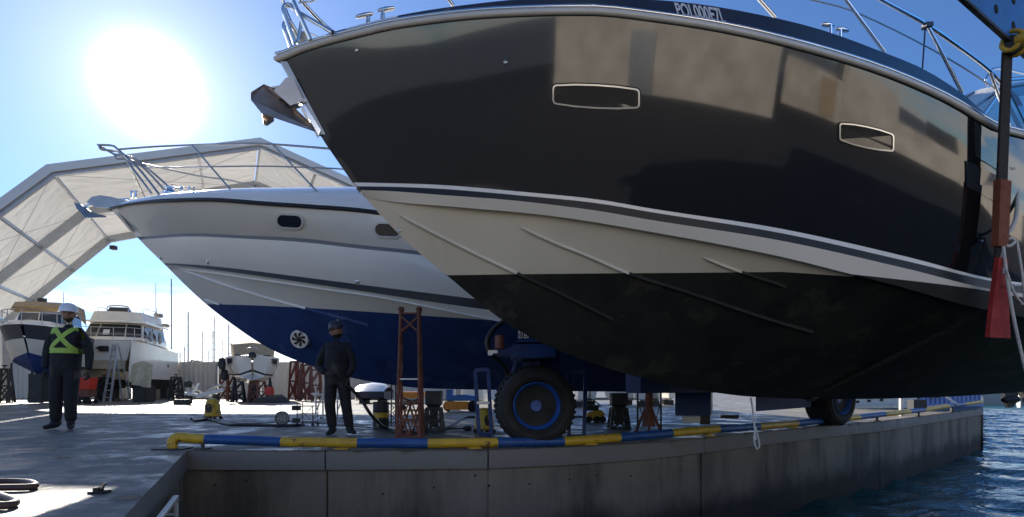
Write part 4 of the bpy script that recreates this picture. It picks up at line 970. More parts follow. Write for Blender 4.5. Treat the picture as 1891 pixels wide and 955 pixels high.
# purlins at every knee and half way
kn = []
for (t0, z0), (t1, z1) in zip(prof[1:], prof[2:]):
    kn.append((t0, z0)); d = math.hypot(t1-t0, z1-z0)
    if d > 2.5: 
        for f in ((.5,) if d < 6 else (.33, .67)): kn.append((t0+(t1-t0)*f, z0+(z1-z0)*f))
for t, z in kn[:-1]:
    MB().bar(tp(t, z, 0, -.02), tp(t, z, 10.1, -.02), .09, .12).build('purlin', 'alu', hall)
# fabric sheets, one per bay and facet, hung just above the frame
for i in (0, 1):
    for (t0, z0), (t1, z1) in zip(prof[:-1], prof[1:]):
        if i == 0 and t0 == 0 and z1 > 5: pass
        a, b = LV[i]-.2*(i == 0), LV[i+1]+.2*(i == 1); o = .2
        nv = Vector((-(z1-z0), t1-t0)).normalized()
        rows = []
        for k in range(5):
            f = k/4; t = t0+(t1-t0)*f; z = z0+(z1-z0)*f; rows.append([tp(t+nv.x*o*(.9 if z else 1), max(z+nv.y*o, 0), a+(b-a)*g-0*0, -.05*math.sin(math.pi*g)*math.sin(math.pi*f)) for g in np.linspace(0, 1, 5)])
        MB().loft(rows).build('fabric_sheet', 'fabric', hall, smooth=40)
# wind bracing cables
mb = MB()
for i in (0, 1):
    for (t0, z0), (t1, z1) in zip(prof[2:], prof[3:-2]):
        mb.tube([tp(t0, z0, LV[i], -.1), tp(t1, z1, LV[i+1], -.1)], .007, 5).tube([tp(t1, z1, LV[i], -.1), tp(t0, z0, LV[i+1], -.1)], .007, 5)
mb.build('bracing_cable', 'mast', hall)
for t, z, L in ((-9.5, 5.3, 9.8), (-6.6, 8.3, 9.9)): MB().box(tp(t, z, L, -.3), (.25, .25, .2)).build('floodlight', 'dark_steel', hall)

# ================================================================ FENCES, CONTAINERS, MASTS, PALMS
def corrugated(name, a, b, z0, z1, pitch, depth, m, parent, thick=.004):
    a = Vector(a); b = Vector(b); d = b-a; L = d.length; d.normalize(); n = Vector((-d.y, d.x, 0)); k = max(2, int(L/pitch)); pts = []
    for i in range(k):
        x = i*L/k; w = L/k
        for f, h in ((0, 0), (.35, 0), (.5, 1), (.85, 1)): pts.append(a + d*(x+w*f) + n*depth*h)
    pts.append(b); rows = [[(p.x, p.y, z0) for p in pts], [(p.x, p.y, z1) for p in pts], [(p.x+n.x*.03, p.y+n.y*.03, z1) for p in pts], [(p.x+n.x*.03, p.y+n.y*.03, z0) for p in pts]]
    return MB().loft(rows, closed=False).build(name, m, parent)
fen = thing('corrugated_fence', 'white corrugated metal fence at the back of the yard', 'fence', (-14, 31, 0), world=True)
xs = np.linspace(-34, -7.2, 12)
for a, b in zip(xs, xs[1:]):
    corrugated('fence_sheet', (a+.02, 31.5+.03*(a+7), 0), (b-.02, 31.5+.03*(b+7), 0), 0, 2.0 + (.10 if int(a*10) % 2 else 0), .24, .05, 'sheet', fen)
    MB().box((a, 31.4+.03*(a+7), 1.02), (.08, .06, 2.04)).build('fence_post', 'steel_dull', fen)
def container(name, label, x0, x1, y, h, m, z0=0.0):
    c = thing(name, label, 'container', ((x0+x1)/2, y, z0), world=True)
    corrugated('side_wall', (x0+.1, y, 0), (x1-.1, y, 0), z0+.1, z0+h-.1, .26, .04, m, c)
    MB().box(((x0+x1)/2, y+1.25, z0+h/2), (x1-x0-.06, 2.3, h-.1)).build('body', m, c)
    mb = MB()
    for x in (x0+.05, x1-.05): mb.box((x, y-.02, z0+h/2), (.12, .12, h))
    mb.box(((x0+x1)/2, y-.02, z0+.06), (x1-x0-.13, .11, .12)).box(((x0+x1)/2, y-.02, z0+h-.06), (x1-x0-.13, .11, .12)); mb.build('frame', m, c)
    return c
container('shipping_container', 'faded red shipping container behind the stacked rusty stands', -12.6, -6.6, 33.5, 2.05, 'red_sheet')
container('shipping_container', 'white corrugated container seen under the blue hull behind the covered boat', -7.0, -3.6, 29.0, 1.9, 'sheet')
# sailboat masts beyond the fence
MLAB = {316: 'tallest sailboat mast, rising just right of the catamaran flybridge', 347: 'tall sailboat mast between the catamaran and the pale trailer, under the cruiser bow', 422: 'thick sailboat mast rising left of the tan canvas of the small white boat', 373: 'thin sailboat mast above the boat trailer', 117: 'thin mast above the hard hat of the standing worker', 86: 'thin mast above the cuddy cruiser canopy', 393: 'taller of the close pair of masts above the yellow vacuum', 396: 'tallest mast over the yellow vacuum, right of its close twin'}
for i, (px, top, w) in enumerate(((316, 515, 1.3), (347, 576, 1.5), (340, 640, .8), (373, 612, 1), (393, 610, 1), (396, 585, .8), (411, 625, .7), (422, 598, 1.1), (428, 640, .8), (441, 630, .7), (468, 628, .8), (300, 640, .8), (306, 628, .7), (332, 650, .8), (385, 645, .7), (551, 668, .9), (543, 680, .7), (513, 660, .8), (572, 678, .8), (590, 690, .8), (117, 540, .7), (86, 550, .6))):
    Y = 62 + 9*math.sin(i*2.3); t = thing('sailboat_mast', MLAB.get(px, 'thin grey sailboat mast rising beyond the white fence'), 'mast', un(px, HOR, Y)*1, group='sailboat masts beyond the fence'); t.location.z = -1
    z1 = ZC+(HOR-top)/F*Y+1
    MB().tube([(0, 0, 0), (0, 0, z1)], [.06*w, .045*w], 6).build('mast', 'mast', t)
    mb = MB().tube([(-.5*w, 0, z1*.62), (.5*w, 0, z1*.62)], .02, 5)
    if z1 > 6: mb.tube([(-.4*w, 0, z1*.82), (.4*w, 0, z1*.82)], .018, 5)
    mb.build('spreader', 'mast', t)
    MB().tube([(0, 0, z1), (-.5*w, 0, z1*.62), (-.45*w, 0, .5)], .008, 4).tube([(0, 0, z1), (.5*w, 0, z1*.62), (.45*w, 0, .5)], .008, 4).build('shroud', 'mast', t)
for i, (px, py, sz) in enumerate(((358, 668, 1.0), (371, 673, .8), (405, 671, .9), (540, 684, .8), (318, 668, .7))):
    Y = 75.; lab = ['dark palm between two masts, leftmost pair over the fence', 'small dark palm right of its taller twin over the fence', 'lone dark palm left of the small white boat', 'dark palm right of the small white boat over the fence', 'small dark palm beside the tall mast near the catamaran'][i]
    top = un(px, py, Y); t = thing('palm_tree', lab, 'palm tree', (top.x, Y, -1), group='distant palms')
    h = top.z+1; MB().tube([(0, 0, 0), (.1, 0, h*.5), (0, 0, h)], [.28, .2, .16], 7).build('trunk', 'trunk', t)
    mb = MB()
    for k in range(17):
        a = 2*math.pi*k/17+.3*random.random(); e = random.uniform(-.5, 1.0); L = 1.35*sz
        P = [Vector((0, 0, h)) + Vector((math.cos(a)*math.cos(e*.6), math.sin(a)*math.cos(e*.6), math.sin(e)))*L*f + Vector((0, 0, -1.1*L*f*f*.6)) for f in (0, .35, .7, 1)]
        s_ = Vector((-math.sin(a), math.cos(a), 0))
        for p, q, wa, wb_ in zip(P, P[1:], (.05, .2, .2), (.2, .2, .03)): mb.add([p-s_*wa, p+s_*wa, q+s_*wb_+Vector((0, 0, -.08)), q-s_*wb_+Vector((0, 0, -.08))], [(0, 1, 2, 3)])
    mb.build('crown', 'palm', t)

# ================================================================ STANDS
def lattice(t, h, wb, wt, m, post=.022, nb=4, d=None, top='pad'):
    """four-post lattice stand, local coordinates"""
    d = d or wb; 
    def P(sx, sy, f): w = (wb+(wt-wb)*f)/2; dd = (d+(wt-d)*f)/2; return Vector((sx*w, sy*dd, h*f))
    for sx in (-1, 1):
        for sy in (-1, 1): MB().bar(P(sx, sy, 0), P(sx, sy, 1), post*1.4).build('leg', m, t)
    mb = MB()
    for i in range(nb):
        f0, f1 = i/nb, (i+1)/nb
        for A, B_ in (((-1, -1), (1, -1)), ((-1, 1), (1, 1)), ((-1, -1), (-1, 1)), ((1, -1), (1, 1))):
            mb.bar(P(*A, f0+.02), P(*B_, f1), post); 
            if i % 2 == 0: mb.bar(P(*B_, f0+.02), P(*A, f1), post*.9)
            mb.bar(P(*A, f1*.995), P(*B_, f1*.995), post)
    mb.build('bracing', m, t)
    if top == 'pad': MB().lathe((0, 0, h), (0, 0, 1), [(.02, -.05), (.02, .08), (.09, .09), (.09, .12)], 10).build('top_pad', m, t)
# tall rusty A-frame in the foreground
p0 = gnd(757, 808)
st = thing('boat_stand', 'tall slim rusty red stand in front of the blue hull', 'boat stand', p0, group='boat stands')
Hs = (808-566)/F*p0.y; wB = 42/F*p0.y; wT = 33/F*p0.y
def Q(sx, sy, f):
    w = (wB+(wT-wB)*min(1, f*2.2))/2*(1 if f > .25 else 1); return Vector((sx*w, sy*(.14-.11*f), Hs*f))
for sx in (-1, 1):
    for sy in (-1, 1): MB().tube([Q(sx, sy, 0), Q(sx, sy, .96)], .021, 8).build('leg', 'rust', st)
    MB().lathe(Q(sx, 0, .95), (0, 0, 1), [(.03, 0), (.035, .03), (.04, .035), (.04, .07), (.02, .08)], 10).build('cap', 'rust', st)
mb = MB()
for sy in (-1, 1):
    for a, b in (((-1, .80), (1, .925)), ((1, .80), (-1, .925)), ((-1, .945), (1, .945)), ((-1, .80), (-1, .80)), ((-1, .02), (0, .27)), ((1, .02), (0, .27)), ((-1, .25), (0, .02)), ((1, .25), (0, .02)), ((-1, .27), (1, .27)), ((-1, .015), (1, .015)), ((-1, .13), (1, .13))):
        A = Q(1, sy, a[1]); A.x *= a[0]; B_ = Q(1, sy, b[1]); B_.x *= b[0]
        if (A-B_).length > .01: mb.bar(A, B_, .028, .02)
for sx in (-1, 1):
    for f0, f1 in ((.02, .14), (.14, .26), (.4, .55), (.7, .85)): mb.bar(Q(sx, -1, f0), Q(sx, 1, f1), .02)
mb.build('bracing', 'rust', st)
mb = MB().bar(Q(-1, -1, .445), Q(1, -1, .445), .015).build('tie_rod', 'steel_dull', st)
# dark stand with a wooden block beside it, another, and a rusty tripod
def blockstand(px, py, top, wpx, label, m, blk):
    p = gnd(px, py); t = thing('boat_stand', label, 'boat stand', p, group='boat stands'); h = (py-top)/F*p.y; w = wpx/F*p.y
    lattice(t, h*.58, w, w*.72, m, .026, 2, top='none')
    MB().box((0, 0, .012), (w*1.15, w*1.1, .024)).build('base_plate', m, t)
    MB().loft([[(-w*.22, -w*.22, h*.12), (w*.22, -w*.22, h*.12), (w*.22, w*.22, h*.12), (-w*.22, w*.22, h*.12)], [(-w*.2, -w*.2, h*.55), (w*.2, -w*.2, h*.55), (w*.2, w*.2, h*.55), (-w*.2, w*.2, h*.55)], [(-w*.42, -w*.4, h*.68), (w*.42, -w*.4, h*.68), (w*.42, w*.4, h*.68), (-w*.42, w*.4, h*.68)], [(-w*.42, -w*.4, h), (w*.42, -w*.4, h), (w*.42, w*.4, h), (-w*.42, w*.4, h)]], closed=True, cap=True).build('keel_block', blk, t)
    return t
blockstand(801, 797, 722, 34, 'dark stand with a keel block right of the tall rusty stand', 'dark_steel', 'dark_steel')
blockstand(1142, 791, 726, 34, 'dark keel block stand right of the lift wheel by the yellow machine', 'dark_steel', 'dark_steel')
p = gnd(1197, 800); t = thing('boat_stand', 'rusty red tripod stand with a thick post near the power pack', 'boat stand', p, group='boat stands')
MB().tube([(0, 0, .1), (.0, 0, .32), (.01, 0, .72)], [.10, .06, .045], 12).build('post', 'rust', t, smooth=50)
for a in (.3, 2.4, 4.5): MB().bar((.05*math.cos(a), .05*math.sin(a), .34), (.2*math.cos(a), .2*math.sin(a), .02), .03).build('leg', 'rust', t)
MB().box((0, 0, .74), (.16, .12, .05)).build('top_pad', 'rust', t)
for k, (px, h) in enumerate(((1177, 88), (1220, 86))):
    q = gnd(px, 799); t = thing('steel_prop', ['thin dark steel prop left of the rusty tripod stand', 'thin dark steel prop right of the rusty tripod stand'][k], 'prop', q, group='steel props'); 
    MB().tube([(0, 0, 0), (0, 0, h/F*q.y)], .014, 8).build('tube', 'dark_steel', t); MB().box((0, 0, .01), (.1, .1, .02)).build('foot', 'dark_steel', t); MB().bar((0, 0, .45), (-.1 if k else .12, 0, .08), .012).build('brace', 'dark_steel', t)
for k, px in enumerate((722, 730)):
    q = gnd(px, 785); t = thing('steel_prop', ['thin dark steel prop left of its twin beside the tall rusty stand', 'thin dark steel prop hard by the tall rusty stand'][k], 'prop', q, group='steel props'); h = 76/F*q.y
    MB().tube([(0, 0, 0), (0, 0, h)], .012, 8).build('tube', 'dark_steel', t)
    mb = MB()
    for i in range(4): mb.bar((-.05*(-1)**i, 0, .03+.09*i), (.05*(-1)**i, 0, .03+.09*(i+1)), .012)
    mb.build('brace', 'dark_steel', t)

# ================================================================ SMALL GEAR ON THE YARD
def vacuum(label, px, py, H, Wd, rz=0):
    p = gnd(px, py); t = thing('wet_vacuum', label, 'vacuum', p, rz, group='yellow wet vacuums')
    MB().lathe((0, 0, .05), (0, 0, 1), [(Wd*.40, 0), (Wd*.47, H*.06), (Wd*.44, H*.45), (Wd*.42, H*.50)], 20).build('tub', 'yellow', t, smooth=40)
    MB().lathe((0, 0, .05+H*.5), (0, 0, 1), [(Wd*.44, 0), (Wd*.44, H*.05), (Wd*.38, H*.2), (Wd*.33, H*.36), (Wd*.2, H*.42), (.01, H*.43)], 20).build('motor_head', 'yellow', t, smooth=40)
    MB().prism([(-Wd*.14, -Wd*.46, H*.35), (Wd*.16, -Wd*.46, H*.35), (Wd*.20, -Wd*.44, H*.62), (Wd*.1, -Wd*.42, H*.78), (-Wd*.12, -Wd*.42, H*.78), (-Wd*.2, -Wd*.44, H*.6)], (0, .12, 0)).build('front_panel', 'black', t)
    MB().tube(spline([(-Wd*.3, 0, H*.86), (-Wd*.25, 0, H*1.0), (Wd*.25, 0, H*1.0), (Wd*.3, 0, H*.86)], 4), .018, 7).build('handle', 'black', t, smooth=60)
    for a in (.8, 2.3, 3.9, 5.5): MB().lathe((Wd*.46*math.cos(a), Wd*.46*math.sin(a)-.015, .03), (0, 1, 0), [(.03, 0), (.03, .03)], 10).build('caster', 'black', t)
    return t
vp = vacuum('yellow and black wet vacuum left of the blue hull on the shaded concrete', 392, 774, .40, .33)
vacuum('yellow vacuum standing behind the blue guard frame of the lift', 894, 800, .33, .30, .5)
def tubething(name, label, cat, pts, r, m, part_end=None, group=None):
    P = spline(pts, 8); o = MB().tube(P, r, 10).build(name, m, None, smooth=60); return tag(o, label, cat, group)
g = lambda px, py, z=.02: (lambda p: Vector((p.x, p.y, z)))(gnd(px, py))
tubething('suction_hose', 'black suction hose lying from the yellow vacuum to the floor fan', 'hose', [g(352, 776), g(372, 775, .03), g(395, 779), g(420, 786), (g(460, 787)), g(505, 788), g(545, 788), g(560, 786)], .022, 'hose_black')
MB2 = MB().prism([g(352, 774, .012), g(378, 770, .012), g(388, 776, .012), g(358, 780, .012)], (0, 0, .03)); tag(MB2.build('vacuum_nozzle', 'black', None), 'flat black nozzle at the left end of the suction hose', 'nozzle')
cord = MB().tube(spline([g(405, 765, .2), g(412, 775, .01), g(430, 781, .008), g(470, 783, .008), g(540, 779, .008), g(620, 785, .008), g(700, 792, .008)], 8), .007, 8).build('power_cord', 'hose_black', smooth=60); cord.parent = vp; cord.matrix_parent_inverse = Matrix.Translation(vp.location).inverted()
# round floor fan
p = gnd(521, 786); t = thing('floor_fan', 'small round black floor fan on a low foot', 'fan', p)
c = Vector((0, 0, .125)); mb = MB()
for r in (.115, .09, .065, .04): mb.tube([c+Vector((r*math.cos(a), -.05, r*math.sin(a))) for a in np.linspace(0, 2*math.pi, 24, endpoint=False)], .004, 5, closed=True)
for k in range(10): a = 2*math.pi*k/10; mb.bar(c+Vector((0, -.05, 0)), c+Vector((.115*math.cos(a), -.05, .115*math.sin(a))), .005)
mb.build('grille', 'steel_dull', t); MB().lathe(c+Vector((0, -.045, 0)), (0, 1, 0), [(.118, 0), (.12, .05), (.10, .09), (.05, .11)], 24, cap=False).build('housing', 'black', t, smooth=40)
mb = MB()
for k in range(5):
    a = 2*math.pi*k/5; d = Vector((math.cos(a), 0, math.sin(a))); s_ = Vector((-math.sin(a), .3, math.cos(a))); mb.prism([c+d*.02-s_*.01, c+d*.10-s_*.035, c+d*.105+s_*.03, c+d*.02+s_*.015], (0, .006, 0))
mb.lathe(c-Vector((0, .02, 0)), (0, 1, 0), [(.025, 0), (.025, .05)], 12); mb.build('blade', 'black', t)
MB().box((0, .01, .012), (.2, .14, .024)).bar((-.07, 0, .02), (-.09, 0, .1), .014).bar((.07, 0, .02), (.09, 0, .1), .014).build('foot', 'black', t)
# wire cart
p = gnd(560, 786); t = thing('wire_trolley', 'small dark wire trolley right of the floor fan', 'trolley', p)
mb = MB()
for x in (-.06, .2):
    for y in (-.12, .12): mb.bar((x, y, .03), (x, y, .40 if x < 0 else .34), .011)
for z in (.06, .2, .33):
    for y in (-.12, .12): mb.bar((-.06, y, z), (.2, y, z), .008)
    for x in (-.06, .2): mb.bar((x, -.12, z), (x, .12, z), .008)
mb.bar((-.06, -.12, .06), (.2, -.12, .33), .006).bar((.2, -.12, .06), (-.06, -.12, .33), .006); mb.build('frame', 'dark_steel', t)
for x in (-.06, .2):
    for y in (-.12, .12): MB().lathe((x, y-.01, .025), (0, 1, 0), [(.025, 0), (.025, .02)], 10).build('caster', 'black', t)
MB().box((-.10, -.05, .30), (.12, .10, .08)).box((-.10, -.05, .09), (.10, .10, .08)).build('tool_box', 'black', t)
# grey four-post trestle behind the second worker
p = gnd(605, 775); t = thing('trestle', 'grey steel trestle with four hooked posts behind the walking worker', 'trestle', p)
for x in (-.24, -.10, .19, .31): MB().tube([(x, 0, .62), (x, 0, .06), (x-.01, -.02, .03), (x-.035, -.02, .03), (x-.04, -.02, .06)], .016, 7).build('leg', 'steel_dull', t, smooth=60)
MB().bar((-.30, 0, .50), (.36, 0, .50), .035).bar((-.22, 0, .2), (-.12, 0, .46), .02).bar((.2, 0, .2), (.3, 0, .46), .02).box((-.26, 0, .52), (.12, .1, .03)).build('cross_rail', 'steel_dull', t)
# barrel
p = gnd(703, 792); t = thing('drum', 'dark oil drum with a yellow band left of the tall rusty stand', 'drum', p); r_ = 14.5/F*p.y; h_ = 50/F*p.y
MB().lathe((0, 0, 0), (0, 0, 1), [(r_, 0), (r_*1.02, .01), (r_, .02), (r_, h_*.33), (r_*1.04, h_*.35), (r_, h_*.37), (r_, h_*.66), (r_*1.04, h_*.68), (r_, h_*.7), (r_, h_), (r_*.95, h_), (r_*.95, h_-.012)], 26).build('body', 'dark_steel', t, smooth=30)
MB().lathe((0, 0, h_*.42), (0, 0, 1), [(r_*1.008, 0), (r_*1.012, .005), (r_*1.012, h_*.18), (r_*1.008, h_*.185)], 26, cap=False).build('band', 'yellow', t, smooth=30)
MB().prism([(-r_*.3, -r_*1.02, h_*.1), (-r_*.05, -r_*1.05, h_*.1), (-r_*.05, -r_*1.05, h_*.4), (-r_*.3, -r_*1.02, h_*.4)], (0, .02, 0)).build('label', 'cloth', t)
tubething('air_hose', 'black hose lying from the drum past the rusty stand to the yellow vacuum', 'hose', [g(690, 778, .2), g(705, 790, .05), g(725, 799), g(752, 804), g(790, 797), g(830, 790), g(858, 782, .10), g(880, 781, .10)], .022, 'hose_black')
p = gnd(862, 795); t = thing('hose_gun', 'black handgun nozzle lying left of the lift guard frame', 'nozzle', p); MB().tube([(-.36, 0, .02), (-.05, 0, .025)], .012, 8).lathe((-.06, 0, .03), (1, 0, 0), [(.02, 0), (.035, .04), (.035, .1), (.015, .13)], 10).build('body', 'black', t)
# yellow petrol machine
p = gnd(1097, 780); t = thing('petrol_pump', 'yellow wheeled petrol pump with black engine under the hulls', 'pump', p); k = p.y/F
MB().prism([(-17*k, -.12, 6*k), (14*k, -.12, 6*k), (18*k, -.12, 16*k), (10*k, -.12, 24*k), (-14*k, -.12, 18*k)], (0, .24, 0)).build('body', 'yellow', t, bevel=.01)
MB().box((-4*k, 0, 27*k), (22*k, .2, 10*k)).box((-8*k, 0, 36*k), (14*k, .16, 7*k)).build('engine', 'black', t, bevel=.008)
MB().tube(spline([(-16*k, 0, 20*k), (-20*k, 0, 40*k), (-4*k, 0, 42*k), (12*k, 0, 30*k)], 4), .012, 6).build('handle', 'dark_steel', t)
for x in (-12, 3, 14):
    for y in (-.14, .12): MB().lathe((x*k, y, 6*k), (0, 1, 0), [(5*k, 0), (6*k, .005), (6*k, .03), (5*k, .035)], 14).build('wheel', 'rubber', t)
# small blue yard tractor with orange weight box, and the orange one left of it
p = un(846, 761, 14.2); p.z = 0; t = thing('yard_tractor', 'small blue yard tractor with an orange front weight', 'tractor', p); k = 14.2/F
MB().box((-3*k, -.1, 12*k), (42*k, .2, 15*k)).build('front_weight', 'orange', t, bevel=.015); MB().box((-6*k, -.11, 2.5*k), (18*k, .12, 4*k)).build('bumper', 'pale_panel', t)
MB().prism([(-14*k, .1, 20*k), (34*k, .1, 20*k), (34*k, .1, 28*k), (10*k, .1, 32*k), (-14*k, .1, 30*k)], (0, .8, 0)).build('bonnet', 'blue_girder', t, bevel=.02)
MB().prism([(-26*k, .3, 20*k), (-14*k, .3, 20*k), (-12*k, .3, 50*k), (-24*k, .3, 50*k)], (0, .6, 0)).build('cab', 'blue_girder', t, bevel=.02)
MB().box((-19*k, .28, 46*k), (11*k, .06, 10*k)).build('plate', 'pale_panel', t); MB().lathe((26*k, 0, 50*k), (0, -1, 0), [(.06, 0), (.09, .04), (.09, .06)], 14).build('headlight', 'pale_panel', t)
for x in (-20, 24): 
    for y in (.15, .75): MB().lathe((x*k, y, 10*k), (0, 1, 0), [(6*k, 0), (10*k, .03), (10*k, .15), (6*k, .18)], 16).build('wheel', 'rubber', t)
p = un(760, 757, 15.5); p.z = 0; t = thing('scissor_lift', 'orange and pale blue scissor platform behind the tall rusty stand', 'work platform', p); k = 15.5/F
MB().box((0, .4, 27*k), (44*k, .8, 12*k)).build('platform', 'orange', t, bevel=.01); MB().box((0, .4, 14*k), (42*k, .7, 10*k)).build('chassis', 'pale_panel', t, bevel=.01)
MB().bar((-18*k, 0, 8*k), (18*k, 0, 22*k), .05).bar((18*k, 0, 8*k), (-18*k, 0, 22*k), .05).build('scissor_arm', 'dark_steel', t)
for x in (-16, 16): MB().lathe((x*k, .0, 4*k), (0, 1, 0), [(3*k, 0), (4.2*k, .02), (4.2*k, .12), (3*k, .14)], 14).build('wheel', 'rubber', t)
# covered little boat under the blue hull
p = un(688, 742, 22.); p.z = 0; t = thing('covered_dinghy', 'small boat under a pale blue cover between the walking worker and the drum', 'boat', p); k = 22./F
rows = [[(x*k, y, z*k) for y, z in ((-.9*f, 10), (-.95*f, 22), (-.5*f, 34*q), (0, 38*q), (.5*f, 34*q), (.95*f, 22), (.9*f, 10), (0, 5))] for x, f, q in ((-32, .15, .75), (-22, .7, .9), (0, 1, 1), (22, 1, .95), (30, .95, .8))]
MB().loft([[r[i] for i in (1, 2, 3, 4, 5)] for r in rows]).build('cover', 'helmet', t, smooth=40); MB().loft([[r[i] for i in (5, 6, 7, 0, 1)] for r in rows], cap=True).build('hull', 'navy_matt', t, smooth=40)
for x in (-15, 18): MB().box((x*k, 0, 3*k), (.12, 1.2, 6*k)).build('chock', 'dark_steel', t)

# ---------------------------------------------------------------- coiled hose, mooring eye, ladder frame in the foreground
def gz(px, py, z=.025): p = gnd(px, py); return Vector((p.x, p.y, z))
tubething('water_hose', 'brown hose looped on the sunlit concrete in the lower left corner', 'hose', [gz(-60, 905), gz(-10, 897), gz(20, 896), gz(52, 898), gz(65, 903), gz(50, 907), gz(0, 908), gz(-60, 910), gz(-110, 920), gz(-60, 924), gz(-12, 922), gz(12, 928), gz(28, 936), gz(10, 942), gz(-20, 941), gz(-80, 944)], .021, 'hose_brown')
p = gnd(183, 911); t = thing('mooring_cleat', 'little dark cleat with a bright steel tongue on the quay corner', 'cleat', (p.x, p.y, 0)); k = p.y/F
MB().box((0, 0, .008), (32*k, .07, .016)).box((-2*k, 0, 6*k), (14*k, .04, 10*k), mi=0).build('base', 'black', t, bevel=.004); MB().prism([(-2*k, -.012, 8*k), (4*k, -.012, 6*k), (13*k, -.012, 19*k), (9*k, -.012, 20*k)], (0, .024, 0)).build('tongue', 'steel', t)
la, lb = LEFT[1], LEFT[0]; ld = (lb-la).normalized(); ln = Vector((ld.y, -ld.x, 0))
def onwall(px, py):                     # on the slip end wall, 3 cm proud
    k_ = (px-945)/F; o = la+ln*.08; tt = (k_*o.y-o.x)/(ld.x-k_*ld.y); q = o+ld*tt; return un(px, py, q.y)
t = thing('wall_bracket', 'pale metal frame fixed on the inner wall of the slip at the lower left', 'bracket', tuple(onwall(316, 940)), world=True)
P = [onwall(325, 917), onwall(325, 975), onwall(281, 975), onwall(300, 958)]
mb = MB(); mb.bar(P[0], P[1], .02, .02).bar(P[0], P[2], .035, .02).bar(onwall(302, 950), onwall(325, 950), .015, .015); mb.build('frame', 'white_old', t)
for q in ((325, 925), (325, 965)): MB().lathe(onwall(*q)-ln*.03, ln, [(.012, 0), (.012, .05)], 8).build('bolt', 'steel_dull', t)
# chipped concrete lump at the corner
mb = MB(); c = gnd(232, 920)
mb.loft([[c+Vector((.09*math.cos(a)*f, .06*math.sin(a)*f, z)) for a in np.linspace(0, 2*math.pi, 9, endpoint=False)] for f, z in ((1, .001), (.8, .02), (.3, .03))], closed=True, cap=True); tag(mb.build('concrete_lump', 'cap', None), 'broken lump of concrete on the chipped edge of the slip wall', 'rubble')

# ---------------------------------------------------------------- right-hand background
p = Vector((11.6, 18.2, 0)); t = thing('site_cabin', 'pale grey-green cabin with small dark square windows beyond the second wheel', 'cabin', p, world=True)
c0, c1 = un(1560, 760, 16.3), un(1693, 757, 17.3); c0.z = c1.z = 0; dv = (c1-c0).normalized(); nv = Vector((-dv.y, dv.x, 0))
MB().prism([c0, c1, c1+nv*2.2, c0+nv*2.2], (0, 0, 2.3)).build('wall', 'pale_panel', t)
for px, py in ((1584, 742), (1605, 740.5), (1628, 739)):
    o = c0-nv*.02; k_ = (px-945)/F; tt = (k_*o.y-o.x)/(dv.x-k_*dv.y); q = o+dv*tt; q = un(px, py, q.y)
    MB().prism([q-dv*.065+Vector((0, 0, -.035)), q+dv*.065+Vector((0, 0, -.035)), q+dv*.065+Vector((0, 0, .04)), q-dv*.065+Vector((0, 0, .04))], nv*.04).build('window', 'window', t)
for z in (.03,): MB().bar(c0-nv*.03+Vector((0, 0, z)), c1-nv*.03+Vector((0, 0, z)), .05, .06).build('skirting', 'steel_dull', t)
mb = MB()
for z in np.arange(.15, 2.2, .13): mb.bar(c0-nv*.006+Vector((0, 0, z)), c1-nv*.006+Vector((0, 0, z)), .012, .012)
mb.build('cladding_rib', 'pale_panel', t)
e0, e1 = un(1697, 757, 17.4), un(1811, 752, 18.5); e0.z = e1.z = 0
t = thing('shipping_container', 'blue shipping container with two dark vents at the quay end', 'container', tuple(e0), world=True); dv = (e1-e0).normalized(); nv = Vector((-dv.y, dv.x, 0))
corrugated('side_wall', e0, e1, .08, 2.3, .22, -.03, 'blue_girder', t); MB().prism([e0+nv*.04, e1+nv*.04, e1+nv*2.2, e0+nv*2.2], (0, 0, 2.36)).build('body', 'blue_girder', t)
MB().bar(e0-nv*.03+Vector((0, 0, .05)), e1-nv*.03+Vector((0, 0, .05)), .1, .1).build('bottom_rail', 'blue_girder', t)
for px in (1721, 1733):
    k_ = (px-945)/F; o = e0-nv*.05; tt = (k_*o.y-o.x)/(dv.x-k_*dv.y); q = o+dv*tt; q = un(px, 733.5, q.y); MB().prism([q-dv*.08-Vector((0, 0, .03)), q+dv*.08-Vector((0, 0, .03)), q+dv*.08+Vector((0, 0, .03)), q-dv*.08+Vector((0, 0, .03))], nv*.03).build('vent', 'window', t)
p = at_px(1702)+Vector((-.25, .3, 0)); t = thing('gate_post', 'white post with a slanting stay at the end of the quay rail', 'post', tuple(p), world=True)
MB().bar((p.x, p.y, 0), (p.x, p.y, 1.1), .07).build('post', 'white_old', t)
a = un(1738, 726, 14.6); b = un(1768, 748, 14.2); MB().bar(a, b, .05).build('stay', 'white_old', t)
q = un(1693, 748, p.y); MB().box(q, (.3, .2, .25)).build('junction_box', 'dark_steel', t)
